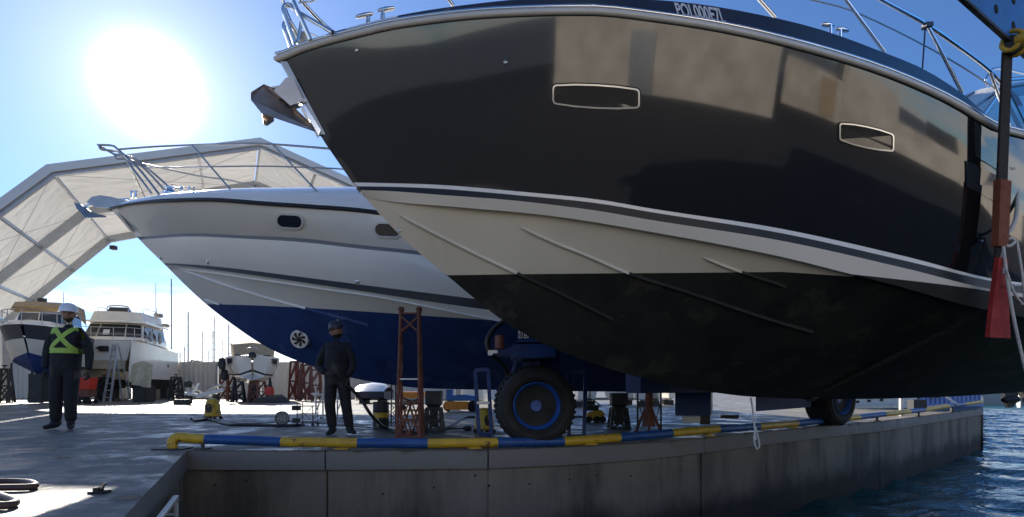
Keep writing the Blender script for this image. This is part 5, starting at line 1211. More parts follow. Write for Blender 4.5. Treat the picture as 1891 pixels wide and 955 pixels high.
# row of small white boats seen under the hulls
for i, px in enumerate((1068, 1092, 1170, 1192, 1216, 1236)):
    Y = 17+1.2*(i % 3); q = un(px, HOR, Y); lab = ['small white boat in the gap just right of the lift wheel', 'small white boat behind the yellow petrol pump', 'small white boat right of the dark keel block stand', 'small white boat behind the left thin steel prop', 'small white boat right behind the rusty tripod stand', 'small white boat behind the right thin steel prop by the power pack'][i]
    t = thing('small_boat', lab, 'boat', (q.x, Y, 0), random.uniform(-.3, .3), group='small white boats under the hulls')
    rows = [[(-x*f, y, z) for x, z in ((.02, .25), (.45, .4), (.6, .95), (0, 1.0))][::-1] + [(x*f, y, z) for x, z in ((.45, .4), (.6, .95))][:2] for y, f in ((0, .05), (.6, .6), (1.6, 1), (4, .95))]
    t.scale = (.5, .5, .62)
    rows = [[(-.6*f, y, .95), (-.45*f, y, .42), (0, y, .28), (.45*f, y, .42), (.6*f, y, .95), (0, y, 1.02)] for y, f in ((0, .06), (.6, .6), (1.6, 1), (4, .95))]
    MB().loft(rows, closed=True, cap=True).build('hull', 'white_old', t, smooth=30)
    MB().loft([[(-.4, 1.6, 1.0), (-.3, 2.0, 1.5), (.3, 2.0, 1.5), (.4, 1.6, 1.0)], [(-.4, 3.2, 1.0), (-.3, 3.0, 1.55), (.3, 3.0, 1.55), (.4, 3.2, 1.0)]], cap=True).build('cabin', 'white_old', t)
    MB().prism([(-.32, 1.66, 1.12), (.32, 1.66, 1.12), (.27, 1.93, 1.42), (-.27, 1.93, 1.42)], (0, -.02, .01)).build('windscreen', 'window', t)
    for y in (1, 3.2): MB().box((0, y, .14), (.7, .15, .28)).build('chock', 'dark_steel', t)
tag(MB().box((5.2, 27.5, .06), (4.5, .3, .12)).build('kerb', 'cap'), kind='structure')
# ================================================================ BOATS ON THE HARD (back of the yard)
proto = thing('boat_stand', 'rusty lattice stand', 'boat stand', (0, 0, 0), group='boat stands'); lattice(proto, 1.25, .55, .4, 'rust', .05, 2)
spots = [((548, 735, 26.), 'leftmost rusty stand of the cluster behind the white fence end, by the small boat'), ((565, 737, 25.), 'rusty lattice stand in the middle of the cluster between small boat and walking worker'), ((582, 736, 26.5), 'rightmost rusty stand of the cluster left of the walking worker'),
         ((420, 742, 25.), 'rusty stand under the left side of the small white boat'), ((475, 746, 23.5), 'rusty stand under the stem of the small white boat')]
for i, ((px, py, Y), lab) in enumerate(spots):
    q = un(px, py, Y); o = proto if i == 0 else dup(proto, (0, 0, 0))
    o.location = (q.x, Y, 0); o.rotation_euler = (0, 0, random.uniform(-.4, .4)); o['label'] = lab; sc = (1.5, 1.35, 1.2, 1.0, .72)[i]; o.scale = (1, 1, sc)
dk = thing('boat_stand', 'dark stand', 'boat stand', (0, 0, 0), group='boat stands'); lattice(dk, 1.0, .5, .3, 'dark_steel', .05, 2)

def loft_hull(rows, name, mats, parent, bands):
    """rows of half sections [(x,z)...] from sheer to keel at stations y; mirrored"""
    mb = MB()
    for side in (-1, 1):
        for j, mi in enumerate(bands):
            mb.loft([[(side*r[1][j][0], r[0][j] if isinstance(r[0], list) else r[0], r[1][j][1]), (side*r[1][j+1][0], r[0][j+1] if isinstance(r[0], list) else r[0], r[1][j+1][1])] for r in rows], mi)
    last = rows[-1]; y = last[0][0] if isinstance(last[0], list) else last[0]
    ring = [(x, y, z) for x, z in last[1]] + [(-x, y, z) for x, z in last[1][::-1]]; mb.add(ring, [tuple(range(len(ring)))], bands[0])
    return mb.build(name, mats, parent, smooth=30, merge=.001)
def place(px, py, Y): q = un(px, py, Y); return Vector((q.x, Y, max(0, 0)))

# --- small white cruiser seen bow-on (local: bow towards -y)
Y = 23.5; t = thing('small_cruiser', 'small white motor boat bow-on with a tan canvas cover, on stands before the fence', 'motor boat', place(466, 740, Y), R(25)); k = Y/F
def st5(y, f, s, kz): return ([y+.25*0]*6, [(48*k*f, 84*k*s), (46*k*f, 72*k*s), (37*k*f, 52*k), (36*k*f, 49*k), (32*k*f, 45*k), (0, kz*k)])
rows = [([-.75, -.65, -.30, -.26, -.2, .1], [(.05, 84*k), (.05, 78*k), (.03, 60*k), (.03, 56*k), (.03, 52*k), (0, 44*k)]), st5(-.55, .55, 1.0, 40), st5(0, .82, .995, 36), st5(.8, .97, .98, 33), st5(2, 1, .97, 32), st5(4.6, .97, .95, 32)]
loft_hull(rows, 'hull', ['white', 'stripe_black', 'white_old'], t, [0, 0, 1, 0, 2])
MB().loft([[(-48*k*f, y, 83*k), (0, y, 88*k), (48*k*f, y, 83*k)] for y, f in ((-.7, .05), (-.5, .55), (0, .82), (.8, .97), (2, 1), (4.6, .97))]).build('deck', 'white', t, smooth=40)
MB().loft([[(-30*k, .3, 88*k), (-34*k, .8, 108*k), (0, .7, 112*k), (34*k, .8, 108*k), (30*k, .3, 88*k)], [(-37*k, 1.6, 84*k), (-40*k, 1.7, 114*k), (0, 1.7, 119*k), (40*k, 1.7, 114*k), (37*k, 1.6, 84*k)], [(-37*k, 3.6, 84*k), (-35*k, 3.4, 100*k), (0, 3.4, 104*k), (35*k, 3.4, 100*k), (37*k, 3.6, 84*k)]], cap=True).build('canvas_cover', 'canvas', t, smooth=35)
for s_ in (-1, 1): MB().prism([(s_*33*k, -.28, 80*k), (s_*42*k, .02, 80*k), (s_*41*k, .02, 68*k), (s_*34*k, -.25, 72*k)], (0, -.03, 0)).build('side_window', 'window', t)
MB().tube(spline([(-10*k, -.5, 86*k), (-9*k, -.6, 96*k), (0, -.68, 99*k), (9*k, -.6, 96*k), (10*k, -.5, 86*k)], 5), .02, 6).build('pulpit_rail', 'steel_dull', t, smooth=60)
MB().box((0, -.72, 88*k), (.2, .3, .12)).box((0, -.85, 84*k), (.3, .06, .18)).build('anchor', 'dark_steel', t, bevel=.02)
for i, (x, z) in enumerate(((-50*k, 70*k), (-47*k, 50*k))): MB().lathe((x, .1+.2*i, z), (0, 0, 1), [(.02, -.27), (.13, -.2), (.15, 0), (.13, .2), (.03, .27)], 14).build('fender', 'black', t, smooth=50)
for x in (-34*k, 33*k): MB().bar((x, .6, 0), (x*.9, .6, 46*k), .07).bar((x*1.1, .9, 0), (x*.9, .6, 46*k), .06).bar((x*.8, .3, 0), (x*.9, .6, 46*k), .06).build('prop', 'dark_steel', t)
MB().box((0, 1.2, 16*k), (.35, 2.6, 32*k)).build('keel_block', 'dark_steel', t)
p = place(497, 744, 23.); b = thing('fuel_can', 'red can beside the stem of the small white boat', 'can', (p.x, p.y, .32)); MB().box((0, 0, .17), (.32, .2, .34)).build('body', 'red', b, bevel=.03); MB().tube(spline([(-.1, 0, .34), (-.08, 0, .42), (.08, 0, .42), (.1, 0, .34)], 4), .02, 6).build('handle', 'black', b)
p = place(500, 748, 22.6); tr_ = thing('folded_tarpaulin', 'grey-green folded tarpaulin heap below the small white boat', 'tarpaulin', (p.x, p.y, 0)); mb = MB()
mb.loft([[(x, y*f, z*f*(1+.2*math.sin(5*x+y*3))) for y, z in ((-.5, 0), (-.42, .2), (-.1, .30), (.25, .26), (.5, 0))] for x, f in ((-.65, .5), (-.4, .9), (-.1, 1.05), (.25, .95), (.5, 1), (.75, .4))], cap=True).build('sheet', 'dark_steel', tr_, smooth=50)

# --- power catamaran, bows towards the camera
Y = 26.; t = thing('power_catamaran', 'white power catamaran with flybridge and dark underside parked on stands', 'catamaran', place(206, 741, Y), R(17)); k = Y/F; t.scale = (.74, .74, 1)
for s_ in (-1, 1):
    def P(y, o, i, kz, zs): x0 = s_*1.55; return (y, [(x0+s_*.50*o, zs), (x0+s_*.46*o, 1.55), (x0+s_*.40*o, 1.05), (x0+s_*.12, kz), (x0-s_*.12, kz), (x0-s_*.40*i, 1.05), (x0-s_*.44*i, 1.6)])
    rr = [P(-1.6, .15, .15, .8, 2.85), P(-1.1, .6, .6, .6, 2.82), P(0, .95, .95, .5, 2.78), P(2, 1.1, 1, .5, 2.7), P(6.5, 1.1, 1, .6, 2.6)]
    mb = MB()
    for j, mi in enumerate((0, 0, 1, 1, 1, 0)): mb.loft([[(r[1][j][0], r[0], r[1][j][1]), (r[1][j+1][0], r[0], r[1][j+1][1])] for r in rr], mi)
    mb.add([(x, rr[0][0], z) for x, z in rr[0][1]], [tuple(range(7))]); mb.add([(x, rr[-1][0], z) for x, z in rr[-1][1]], [tuple(range(7))])
    hu = mb.build('hull', ['white', 'anti_black'], t, smooth=35)
mb = MB(); mb.prism([(-1.25, -1.25, 1.9), (1.25, -1.25, 1.9), (1.6, -1.5, 2.82), (-1.6, -1.5, 2.82)], (0, 7.6, 0)); mb.build('bridge_deck', 'white', t)
MB().prism([(-1.1, -1.2, 1.5), (1.1, -1.2, 1.5), (1.2, -1.22, 1.93), (-1.2, -1.22, 1.93)], (0, 7.4, 0)).build('tunnel', 'cloth', t)
MB().box((.1, -1.50, 2.42), (.5, .2, .26)).box((-.1, -1.62, 2.45), (.25, .2, .1)).build('anchor', 'black', t, bevel=.03)
MB().loft([[(-2.08, -1.5, 2.84), (2.08, -1.5, 2.84)], [(-2.12, 0, 2.80), (2.12, 0, 2.80)], [(-2.12, 6.4, 2.66), (2.12, 6.4, 2.66)]]).build('deck', 'white', t)
MB().loft([[(x, y, 2.82) for x, y in ((-1.7, .1), (-.8, -.35), (.8, -.35), (1.7, .1), (1.75, 4.8), (-1.75, 4.8))], [(x, y, 3.02) for x, y in ((-1.68, .2), (-.8, -.25), (.8, -.25), (1.68, .2), (1.73, 4.8), (-1.73, 4.8))], [(x, y, 3.75) for x, y in ((-1.5, .8), (-.7, .4), (.7, .4), (1.5, .8), (1.6, 4.7), (-1.6, 4.7))]], closed=True, cap=True).build('cabin', 'white', t)
for a, b, c, d in (((-.76, -.2, 3.07), (.76, -.2, 3.07), (.67, .34, 3.68), (-.67, .34, 3.68)), ((-1.6, .17, 3.07), (-.84, -.2, 3.07), (-.74, .34, 3.68), (-1.43, .68, 3.68)), ((.84, -.2, 3.07), (1.6, .17, 3.07), (1.43, .68, 3.68), (.74, .34, 3.68)), ((1.70, .4, 3.07), (1.73, 2.2, 3.07), (1.58, 2.2, 3.65), (1.53, .95, 3.65)), ((1.73, 2.35, 3.07), (1.74, 4.4, 3.07), (1.62, 4.4, 3.65), (1.58, 2.35, 3.65))):
    q = [Vector(v) for v in (a, b, c, d)]; n = (q[1]-q[0]).cross(q[2]-q[0]).normalized(); MB().prism([v+n*.025 for v in q], n*-.02).build('window', 'window', t)
MB().box((-.25, -.15, 3.28), (.35, .02, .3), mt=Matrix.Rotation(-.6, 3, 'X')).build('notice', 'sticker', t)
MB().prism([(-1.85, .2, 3.76), (-.8, -.2, 3.76), (.8, -.2, 3.76), (1.85, .2, 3.76), (1.85, 5, 3.76), (-1.85, 5, 3.76)], (0, 0, .1)).build('roof', 'white', t)
MB().loft([[(x, y, 3.86) for x, y in ((-1.5, .7), (-.7, .4), (.7, .4), (1.5, .7), (1.6, 4.6), (-1.6, 4.6))], [(x, y, 4.36) for x, y in ((-1.35, 1.0), (-.7, .75), (.7, .75), (1.35, 1.0), (1.5, 4.5), (-1.5, 4.5))]], closed=True, cap=True).build('flybridge', 'white_old', t)
MB().loft([[(x, y, 4.36) for x, y in ((-.6, .9), (.6, .9), (.65, 1.6), (-.65, 1.6))], [(x, y, 4.6) for x, y in ((-.5, 1.1), (.5, 1.1), (.5, 1.5), (-.5, 1.5))]], closed=True, cap=True).build('windscreen', 'window', t); MB().tube(spline([(-.6, .95, 4.36), (-.52, 1.05, 4.64), (.52, 1.05, 4.64), (.6, .95, 4.36)], 4), .03, 6).tube(spline([(1.3, 1.6, 4.36), (1.3, 1.6, 4.62), (1.4, 4.3, 4.62), (1.4, 4.3, 4.36)], 4), .02, 6).tube(spline([(-1.3, 1.6, 4.36), (-1.3, 1.6, 4.62), (-1.4, 4.3, 4.62), (-1.4, 4.3, 4.36)], 4), .02, 6).build('rail', 'steel_dull', t)
mb = MB()
for z in (3.12, 3.42): mb.tube(spline([(-2.0, 2.2, z-.08), (-1.98, 0, z), (-1.7, -1.35, z), (-.6, -1.45, z), (.6, -1.45, z), (1.7, -1.35, z), (1.98, 0, z), (2.0, 2.2, z-.08)], 4), .018, 6)
for x, y in ((-1.98, 1.8), (-1.98, 0), (-1.7, -1.35), (-.6, -1.45), (.6, -1.45), (1.7, -1.35), (1.98, 0), (1.98, 1.8)): mb.tube([(x, y, 2.78), (x, y, 3.42)], .018, 6)
mb.build('rail', 'steel_dull', t)
for x, y in ((-1.98, .5), (-1.98, -.3), (-1.9, -.9)): MB().lathe((x, y, 3.05), (0, 0, 1), [(.02, -.25), (.09, -.2), (.1, 0), (.09, .2), (.03, .27)], 12).build('fender', 'canvas', t, smooth=50)
for x, y in ((1.7, 1.2), (1.76, 2.9)): MB().lathe((x+.12, y, 3.2), (0, 0, 1), [(.02, -.3), (.1, -.24), (.11, 0), (.1, .24), (.03, .3)], 12).build('fender', 'mast', t, smooth=50)
for x, y, z in ((2.06, 2.0, 2.1), (2.06, 2.3, 2.1), (2.06, 4.0, 1.8), (2.06, 4.25, 1.8)): MB().box((x, y, z), (.03, .14, .17)).build('porthole', 'window', t)
MB().tube([(1.3, 4.0, 3.8), (1.35, 4.1, 4.9)], .03, 6).lathe((1.5, 3.9, 4.45), (0, .2, 1), [(.3, 0), (.3, .1), (.1, .16)], 14).lathe((1.85, 4.3, 3.95), (0, .2, 1), [(.25, 0), (.25, .08), (.1, .12)], 12).build('radar', 'mast', t)
MB().tube([(1.2, 4.2, 4.3), (1.2, 4.4, 6.3)], .02, 5).build('aerial', 'mast', t)
for x in (-1.55, 1.55):
    for y in (0, 2.5, 5): MB().box((x, y, .3), (.34, .5, .56)).build('keel_block', 'dark_steel', t)
lc = t.location
lad = thing('step_ladder', 'grey aluminium step ladder opened in front of the catamaran', 'ladder', place(213, 741, 23.6), R(-20)); k2 = 23.6/F
for x0, y0, y1 in ((-.20, -.45, 0), (.20, -.45, 0)):
    MB().bar((x0*1.1+.12, y0, 0), (x0*.6, 0, 2.55), .08, .04).build('rail', 'alu', lad); MB().bar((x0*1.4-.32, .7, 0), (x0*.6, .04, 2.5), .06, .03).build('rear_leg', 'alu', lad)
for i in range(8):
    f = (i+.7)/8.6; MB().box((.12*(1-f), -.45*(1-f), 2.55*f), (.44-.2*f, .12, .03)).build('step', 'alu', lad)
cl = thing('draped_cloth', 'cream cloth draped over the gear between the catamaran hulls', 'cloth', place(262, 741, 23.2)); cl.scale = (.62, .8, .82); rows = []
for x in np.linspace(-.62, .62, 15): rows.append([(x*(1.1+.25*f), .12*math.sin(9*x)*f-.25*f, 2.15-.35*abs(x)**1.5-1.35*f*(1-.25*abs(x-.2))) for f in np.linspace(0, 1, 8)])
mb = MB().loft(rows); mb.loft([[(v[0], v[1]+.05, v[2]) for v in r] for r in rows]); mb.build('cloth', 'cloth', cl, smooth=60)
MB().box((-.3, .5, .45), (.9, .8, .9)).box((-.75, .1, .95), (.5, .5, .25)).build('covered_gear', 'dark_steel', cl, bevel=.03)
rb = thing('tool_cart', 'red plastic tub on a rusty wheeled cart beside the worker in the white helmet', 'cart', place(161, 738, 21.)); k2 = 21/F
MB().loft([[(x*f, y*f, z) for x, y in ((-.24, -.2), (.24, -.2), (.24, .2), (-.24, .2))] for f, z in ((.85, .55), (1.05, .98), (1.12, .98), (1.12, 1.02), (.98, 1.02), (.8, .6))], closed=True, cap=True).build('tub', 'red', rb)
MB().box((0, 0, .40), (.46, .4, .26)).build('cart_body', 'rust', rb, bevel=.02)
for x in (-.2, .2):
    for y in (-.16, .16): MB().bar((x, y, .1), (x, y, .3), .05).lathe((x, y-.02, .09), (0, 1, 0), [(.05, 0), (.09, .005), (.09, .04), (.05, .045)], 12).build('wheel', 'rubber', rb)
# --- cuddy cruiser on the left, bow towards the left front
Y = 21.5; t = thing('cuddy_cruiser', 'white cuddy cruiser with a dark navy topside band and orange-lit canopy under the fabric hall', 'motor boat', (un(66, 700, Y).x, Y, .5), R(22)); t.scale = (.80, .58, .96); k = Y/F
def C(ys, o, b): return ([y+o for y in ys] if isinstance(ys, list) else ys, b)
rows = [([-2.1, -1.7, -1.5, -1.2, -.8], [(.06, 2.62), (.04, 2.1), (.04, 1.9), (.03, 1.55), (0, 1.2)]), ([-1.7, -1.35, -1.2, -.9, -.5], [(.75, 2.6), (.55, 2.05), (.50, 1.88), (.34, 1.45), (0, .95)]), ([-1, -.8, -.7, -.5, 0], [(1.15, 2.57), (.95, 2.0), (.90, 1.85), (.7, 1.35), (0, .8)]), ([.2]*5, [(1.4, 2.52), (1.25, 1.95), (1.2, 1.78), (1.0, 1.2), (0, .68)]), ([2]*5, [(1.5, 2.45), (1.4, 1.88), (1.36, 1.7), (1.2, 1.1), (0, .66)]), ([4.6]*5, [(1.45, 2.4), (1.38, 1.8), (1.35, 1.65), (1.2, 1.05), (0, .7)])]
loft_hull(rows, 'hull', ['cuddy_band', 'white_old', 'anti_blue'], t, [0, 1, 1, 2])
MB().loft([[(-x, y, z), (-x*.7, y+.1, z+.28*f), (0, y+.1, z+.35*f), (x*.7, y+.1, z+.28*f), (x, y, z)] for x, y, z, f in ((.06, -2.1, 2.63, .1), (.75, -1.7, 2.61, .5), (1.15, -1, 2.58, .9), (1.4, .2, 2.53, 1), (1.5, 2, 2.46, .4), (1.45, 4.6, 2.41, .1))], cap=True).build('deck', 'white', t, smooth=40)
ws = [(-1.2, 1.2), (-.9, .5), (0, .3), (.9, .5), (1.2, 1.2), (1.3, 2.4)]
for a, b in zip(ws, ws[1:]): MB().prism([(a[0]*1.02, a[1], 2.82), (b[0]*1.02, b[1], 2.82), (b[0]*.94, b[1]+.3, 3.26), (a[0]*.94, a[1]+.3, 3.26)], (0, .03, 0)).build('windscreen_pane', 'glass_blue', t)
mb = MB().tube([(x*.94, y+.3, 3.28) for x, y in ws], .025, 6).tube([(x*1.02, y, 2.8) for x, y in ws], .025, 6)
for x, y in ws: mb.tube([(x*1.02, y, 2.8), (x*.94, y+.3, 3.28)], .02, 6)
mb.build('windscreen_frame', 'steel', t)
MB().loft([[(-1.25, y, z0), (-1.2, y, z1), (-.6, y, z1+.05), (.6, y, z1+.05), (1.2, y, z1), (1.25, y, z0)] for y, z0, z1 in ((.9, 3.35, 3.5), (1.4, 3.4, 3.75), (3.6, 3.0, 3.7), (3.9, 2.6, 3.4))]).build('canopy', 'canvas', t, smooth=40)
mb = MB(); pr_ = [(-1.38, .9), (-1.3, -.2), (-1.05, -.9), (-.65, -1.65), (0, -2.15), (.65, -1.65), (1.05, -.9), (1.3, -.2), (1.38, .9)]
mb.tube(spline([(x, y, 3.22) for x, y in pr_], 4), .02, 6)
for x, y in pr_: mb.tube([(x, y, 2.6), (x, y, 3.22)], .018, 6)
mb.build('rail', 'steel_dull', t)
for y in (0, 2.2, 4): MB().box((0, y, .1), (.5, .4, 1.2)).build('keel_block', 'dark_steel', t)
for x in (-1.0, 1.0):
    for y in (.2, 3.4): MB().bar((x*1.2, y, -.5), (x, y, 1.15), .07).bar((x*.9, y-.3, -.5), (x, y, 1.0), .05).build('prop', 'dark_steel', t)
# --- boat trailer with a pale tongue left of the small white boat
Y = 20.; t = thing('boat_trailer', 'boat trailer with a pale upturned tongue between catamaran and small boat', 'trailer', place(368, 748, Y), R(12)); k = Y/F
MB().bar((-.1, 0, .32), (.85, -.25, .55), .10, .14).bar((.3, -.1, .5), (.75, -.2, .75), .16, .05).build('tongue', 'white_old', t); MB().bar((-.5, 0, .42), (.4, 0, .3), .09).bar((-.55, .3, .85), (-.35, 0, .35), .08).bar((-.1, .2, .8), (-.3, 0, .35), .08).bar((-.55, .3, .85), (-.5, 1.8, .45), .08).build('frame', 'white_old', t)
for x in (-.6, .35): MB().lathe((x, .5, .2), (1, 0, .1), [(.1, 0), (.2, .02), (.2, .14), (.1, .16)], 16).build('wheel', 'rubber', t)
MB().box((-.38, 0, .75), (.22, .2, .22)).lathe((-.3, -.12, .8), (0, -1, 0), [(.09, 0), (.09, .06)], 12).build('winch', 'dark_steel', t, bevel=.02); MB().box((-.55, -.1, .10), (.5, .3, .2)).build('chock', 'dark_steel', t, bevel=.02)
i = 0
for px, py, Yd, rz, sc, lab in ((192, 738, 25.5, .2, 1.1, 'dark stand under the left hull of the catamaran'), (325, 738, 27, .1, 1.15, 'dark stand under the right hull side of the catamaran'), (8, 728, 22.5, .4, 1.4, 'dark stand at the left picture edge under the cuddy cruiser'), (440, 744, 23.8, .3, .9, 'dark stand under the right bilge of the small white boat')):
    q = un(px, py, Yd); o = dk if i == 0 else dup(dk, (0, 0, 0)); i += 1
    o.location = (q.x, Yd, 0); o.rotation_euler = (0, 0, rz); o['label'] = lab; o.scale = (1, 1, sc)

# ================================================================ PEOPLE
def skin_mesh(chains, sub=2):
    """chains: list of (points with radii, edges); first vertex of each is its root -> one mesh"""
    me = bpy.data.meshes.new('sk'); V_, E_, Rr, roots = [], [], [], []
    for pts, edges in chains:
        o = len(V_); roots.append(o)
        for p in pts: V_.append(p[:3]); Rr.append(p[3:] if len(p) == 5 else (p[3], p[3]))
        E_ += [(a+o, b+o) for a, b in edges]
    me.from_pydata(V_, E_, []); ob = bpy.data.objects.new('sk', me); COL.objects.link(ob)
    ob.modifiers.new('s', 'SKIN').use_smooth_shade = True
    sv = me.skin_vertices[0].data
    for i, r in enumerate(Rr): sv[i].radius = r; sv[i].use_root = i in roots
    m = ob.modifiers.new('u', 'SUBSURF'); m.levels = m.render_levels = sub
    dg = bpy.context.evaluated_depsgraph_get(); out = bpy.data.meshes.new_from_object(ob.evaluated_get(dg)); bpy.data.objects.remove(ob); return out
def hand(wr, palm_dir, fwd, side, curl=.5):
    """palm and five separate fingers as skinned chains; palm_dir: wrist to knuckles, fwd: palm faces, side: thumb side"""
    d, f, s = Vector(palm_dir).normalized(), Vector(fwd).normalized(), Vector(side).normalized(); w = Vector(wr); ch = []
    pal = [(*w, .026, .032), (*(w+d*.045), .016, .042), (*(w+d*.085), .014, .042)]; ch.append((pal, [(0, 1), (1, 2)]))
    for off, L in ((.032, .072), (.011, .080), (-.011, .075), (-.031, .058)):
        b = w+d*.075+s*off; p1 = b+d*L*.45+f*L*.12*curl; p2 = p1+(d*(1-curl*.7)+f*curl).normalized()*L*.32; p3 = p2+(d*(1-curl*1.3)+f*curl*1.4).normalized()*L*.26
        ch.append(([(*b, .0095), (*p1, .009), (*p2, .0085), (*p3, .007)], [(0, 1), (1, 2), (2, 3)]))
    b = w+d*.025+s*.028; p1 = b+d*.03+s*.03+f*.012; p2 = p1+d*.032+s*.006+f*.014; ch.append(([(*b, .013), (*p1, .011), (*p2, .009)], [(0, 1), (1, 2)])); return ch
def head_mesh(c, yaw=0, pitch=0, s=1):
    bm = bmesh.new(); bmesh.ops.create_uvsphere(bm, u_segments=28, v_segments=20, radius=1)
    for v in bm.verts:
        x, y, z = v.co; r = Vector((x*.076, y*.097, z*.118))
        if z < 0: r.x *= 1-.28*z*z; r.y *= 1-.10*z*z
        if y < 0:
            nose = math.exp(-((x/.17)**2+((z+.12)/.20)**2)); r.y -= .024*nose
            r.y += .010*math.exp(-(((abs(x)-.40)/.18)**2+((z-.10)/.12)**2))          # eye sockets
            r.y -= .007*math.exp(-((x/.5)**2+((z-.27)/.09)**2))                         # brow
            r.y -= .006*math.exp(-((x/.28)**2+((z+.48)/.05)**2)); r.y += .006*math.exp(-((x/.3)**2+((z+.42)/.03)**2))
            r.y -= .012*math.exp(-((x/.3)**2+((z+.82)/.16)**2))                         # chin
        v.co = r
    for sx in (-1, 1):                                                                 # ears
        bmesh.ops.create_uvsphere(bm, u_segments=10, v_segments=8, radius=1, matrix=Matrix.Translation((sx*.078, .008, -.005)) @ Matrix.Diagonal((.012, .022, .034, 1)))
    mt = Matrix.Translation(c) @ Matrix.Rotation(yaw, 4, 'Z') @ Matrix.Rotation(pitch, 4, 'X') @ Matrix.Scale(s, 4); bm.transform(mt); return bm, mt
def person(label, loc, rz, J, scale=1, yaw=0, pitch=0, beard_shade=True, hands=None, helmet_m='helmet', vest=True):
    t = thing('person', label, 'person', loc, rz); t.scale = (scale,)*3
    names = list(J); pts = [J[n] for n in names]; ix = {n: i for i, n in enumerate(names)}
    ed = [('pelvis', 'waist'), ('waist', 'chest'), ('chest', 'neckb'), ('neckb', 'neck')]
    for s_ in 'lr': ed += [('chest', 'sh'+s_), ('sh'+s_, 'ua'+s_), ('ua'+s_, 'el'+s_), ('el'+s_, 'wr'+s_), ('pelvis', 'hip'+s_), ('hip'+s_, 'th'+s_), ('th'+s_, 'kn'+s_), ('kn'+s_, 'ca'+s_), ('ca'+s_, 'an'+s_)]
    chains = [(pts, [(ix[a], ix[b]) for a, b in ed])]
    for h in hands or []: chains += hand(*h)
    me = skin_mesh(chains, 2); nb = len(me.vertices)
    bm = bmesh.new(); bm.from_mesh(me); n0 = len(bm.faces)
    nk = Vector(J['neck'][:3]); hb, hm = head_mesh(nk+Vector((0, -.012, .135)), yaw, pitch); hme = bpy.data.meshes.new('h'); hb.to_mesh(hme); hb.free(); bm.from_mesh(hme)
    bm.faces.ensure_lookup_table(); wz = [Vector(J['wr'+s_][:3]) for s_ in 'lr']; hi = hm.inverted()
    for i, f in enumerate(bm.faces):
        c = f.calc_center_median(); f.smooth = True
        if i >= n0:
            q = hi @ c; f.material_index = 3 if (beard_shade and (q.z < -.052 and not (abs(q.x) < .028 and -.07 < q.z < -.052)) or (q.z > .03 and q.y > -.02)) else 2
        elif min((c-w).length for w in wz) < .20 and any((c-w).dot((w-Vector(J['el'+s_][:3]))) > .0 for w, s_ in zip(wz, 'lr') if (c-w).length < .2): f.material_index = 4
        elif c.z > J['neckb'][2]+.045 and abs(c.x-J['neckb'][0]) < .12: f.material_index = 0
        else: f.material_index = 0 if c.z > J['pelvis'][2]-.17 else 1
    out = bpy.data.meshes.new('body'); bm.to_mesh(out)
    for m in ('jacket', 'trouser', 'skin', 'beard_shade', 'glove'): out.materials.append(M[m])
    bvh = BVHTree.FromBMesh(bm); bm.free(); out.shade_smooth(); body = link('body', out, t)
    for sx in (-1, 1):
        c = hm @ Vector((sx*.030, -.083, .012)); MB().lathe(c, hm.to_3x3() @ Vector((0, -1, 0)), [(.011, -.006), (.009, .003), (.004, .006)], 10).build('eye', 'beard_shade', t)
    # hard hat
    mb = MB(); top = hm @ Vector((0, .004, .045)); up = (hm.to_3x3() @ Vector((0, 0, 1))).normalized()
    mb.lathe(top, up, [(.112, 0), (.114, .015), (.112, .04), (.102, .075), (.080, .105), (.045, .122), (.004, .127)], 28)
    fw = (hm.to_3x3() @ Vector((0, -1, 0))).normalized(); rt = up.cross(fw); ring = []
    for ro, dz in ((.108, .004), (.108, -.004)): ring.append([top+(rt*math.cos(a)+fw*math.sin(a))*ro+up*dz for a in np.linspace(0, 2*math.pi, 28, endpoint=False)])
    outr = [[top+rt*math.cos(a)*.128+fw*(math.sin(a)*(.128 if math.sin(a) < 0 else .160))+up*dz for a in np.linspace(0, 2*math.pi, 28, endpoint=False)] for dz in (-.010, -.004)]
    mb.loft([ring[0], outr[1], outr[0], ring[1]], closed=True)
    for o in (-.03, 0, .03): mb.tube([top+rt*o*(.6+.4*abs(s_))+fw*(.098*s_)+up*(.122*math.sqrt(max(0, 1-s_*s_*.93))+.004) for s_ in np.linspace(-.9, .9, 9)], .007, 6)
    mb.build('hard_hat', helmet_m, t, smooth=45)
    # boots
    for s_ in 'lr':
        a = Vector(J['an'+s_][:3]); d = Vector((J['toe'+s_+'_'][0], J['toe'+s_+'_'][1], 0)) if False else Vector(TOE.get((label, s_), (0.02 if s_ == 'r' else -.05, -1, 0))).normalized(); z0 = a.z-.10
        g_ = lambda f, z: Vector((a.x, a.y, 0)) + d*f + Vector((0, 0, z0+z))
        bme = skin_mesh([([(*g_(-.01, .16), .062), (*g_(-.005, .08), .058), (*g_(-.045, .045), .045), (*g_(.06, .05), .05, .043), (*g_(.14, .043), .048, .036), (*g_(.19, .038), .036, .030)], [(0, 1), (1, 2), (1, 3), (3, 4), (4, 5)])], 2)
        for v in bme.vertices:
            if v.co.z < z0+.008: v.co.z = z0+.004
        bme.materials.append(M['boot']); link('boot', bme, t)
    if vest:                                              # crossed reflective straps wrapped on the jacket
        def ribbon(path, w, name):
            rows = []
            for o, dr in path:
                loc, no, i_, ds = bvh.ray_cast(Vector(o), Vector(dr).normalized())
                if loc is not None: rows.append((loc, no))
            mb = MB(); rr = []
            for i_, (p, n) in enumerate(rows):
                tg = (rows[min(i_+1, len(rows)-1)][0]-rows[max(i_-1, 0)][0]).normalized(); s2 = n.cross(tg).normalized(); p = p+n*.008
                rr.append([p-s2*w/2-n*.008, p-s2*w/2+n*.006, p+s2*w/2+n*.006, p+s2*w/2-n*.008])
            if len(rr) > 2: mb.loft(rr, closed=True, cap=True).build(name, 'hiviz', t, smooth=60)
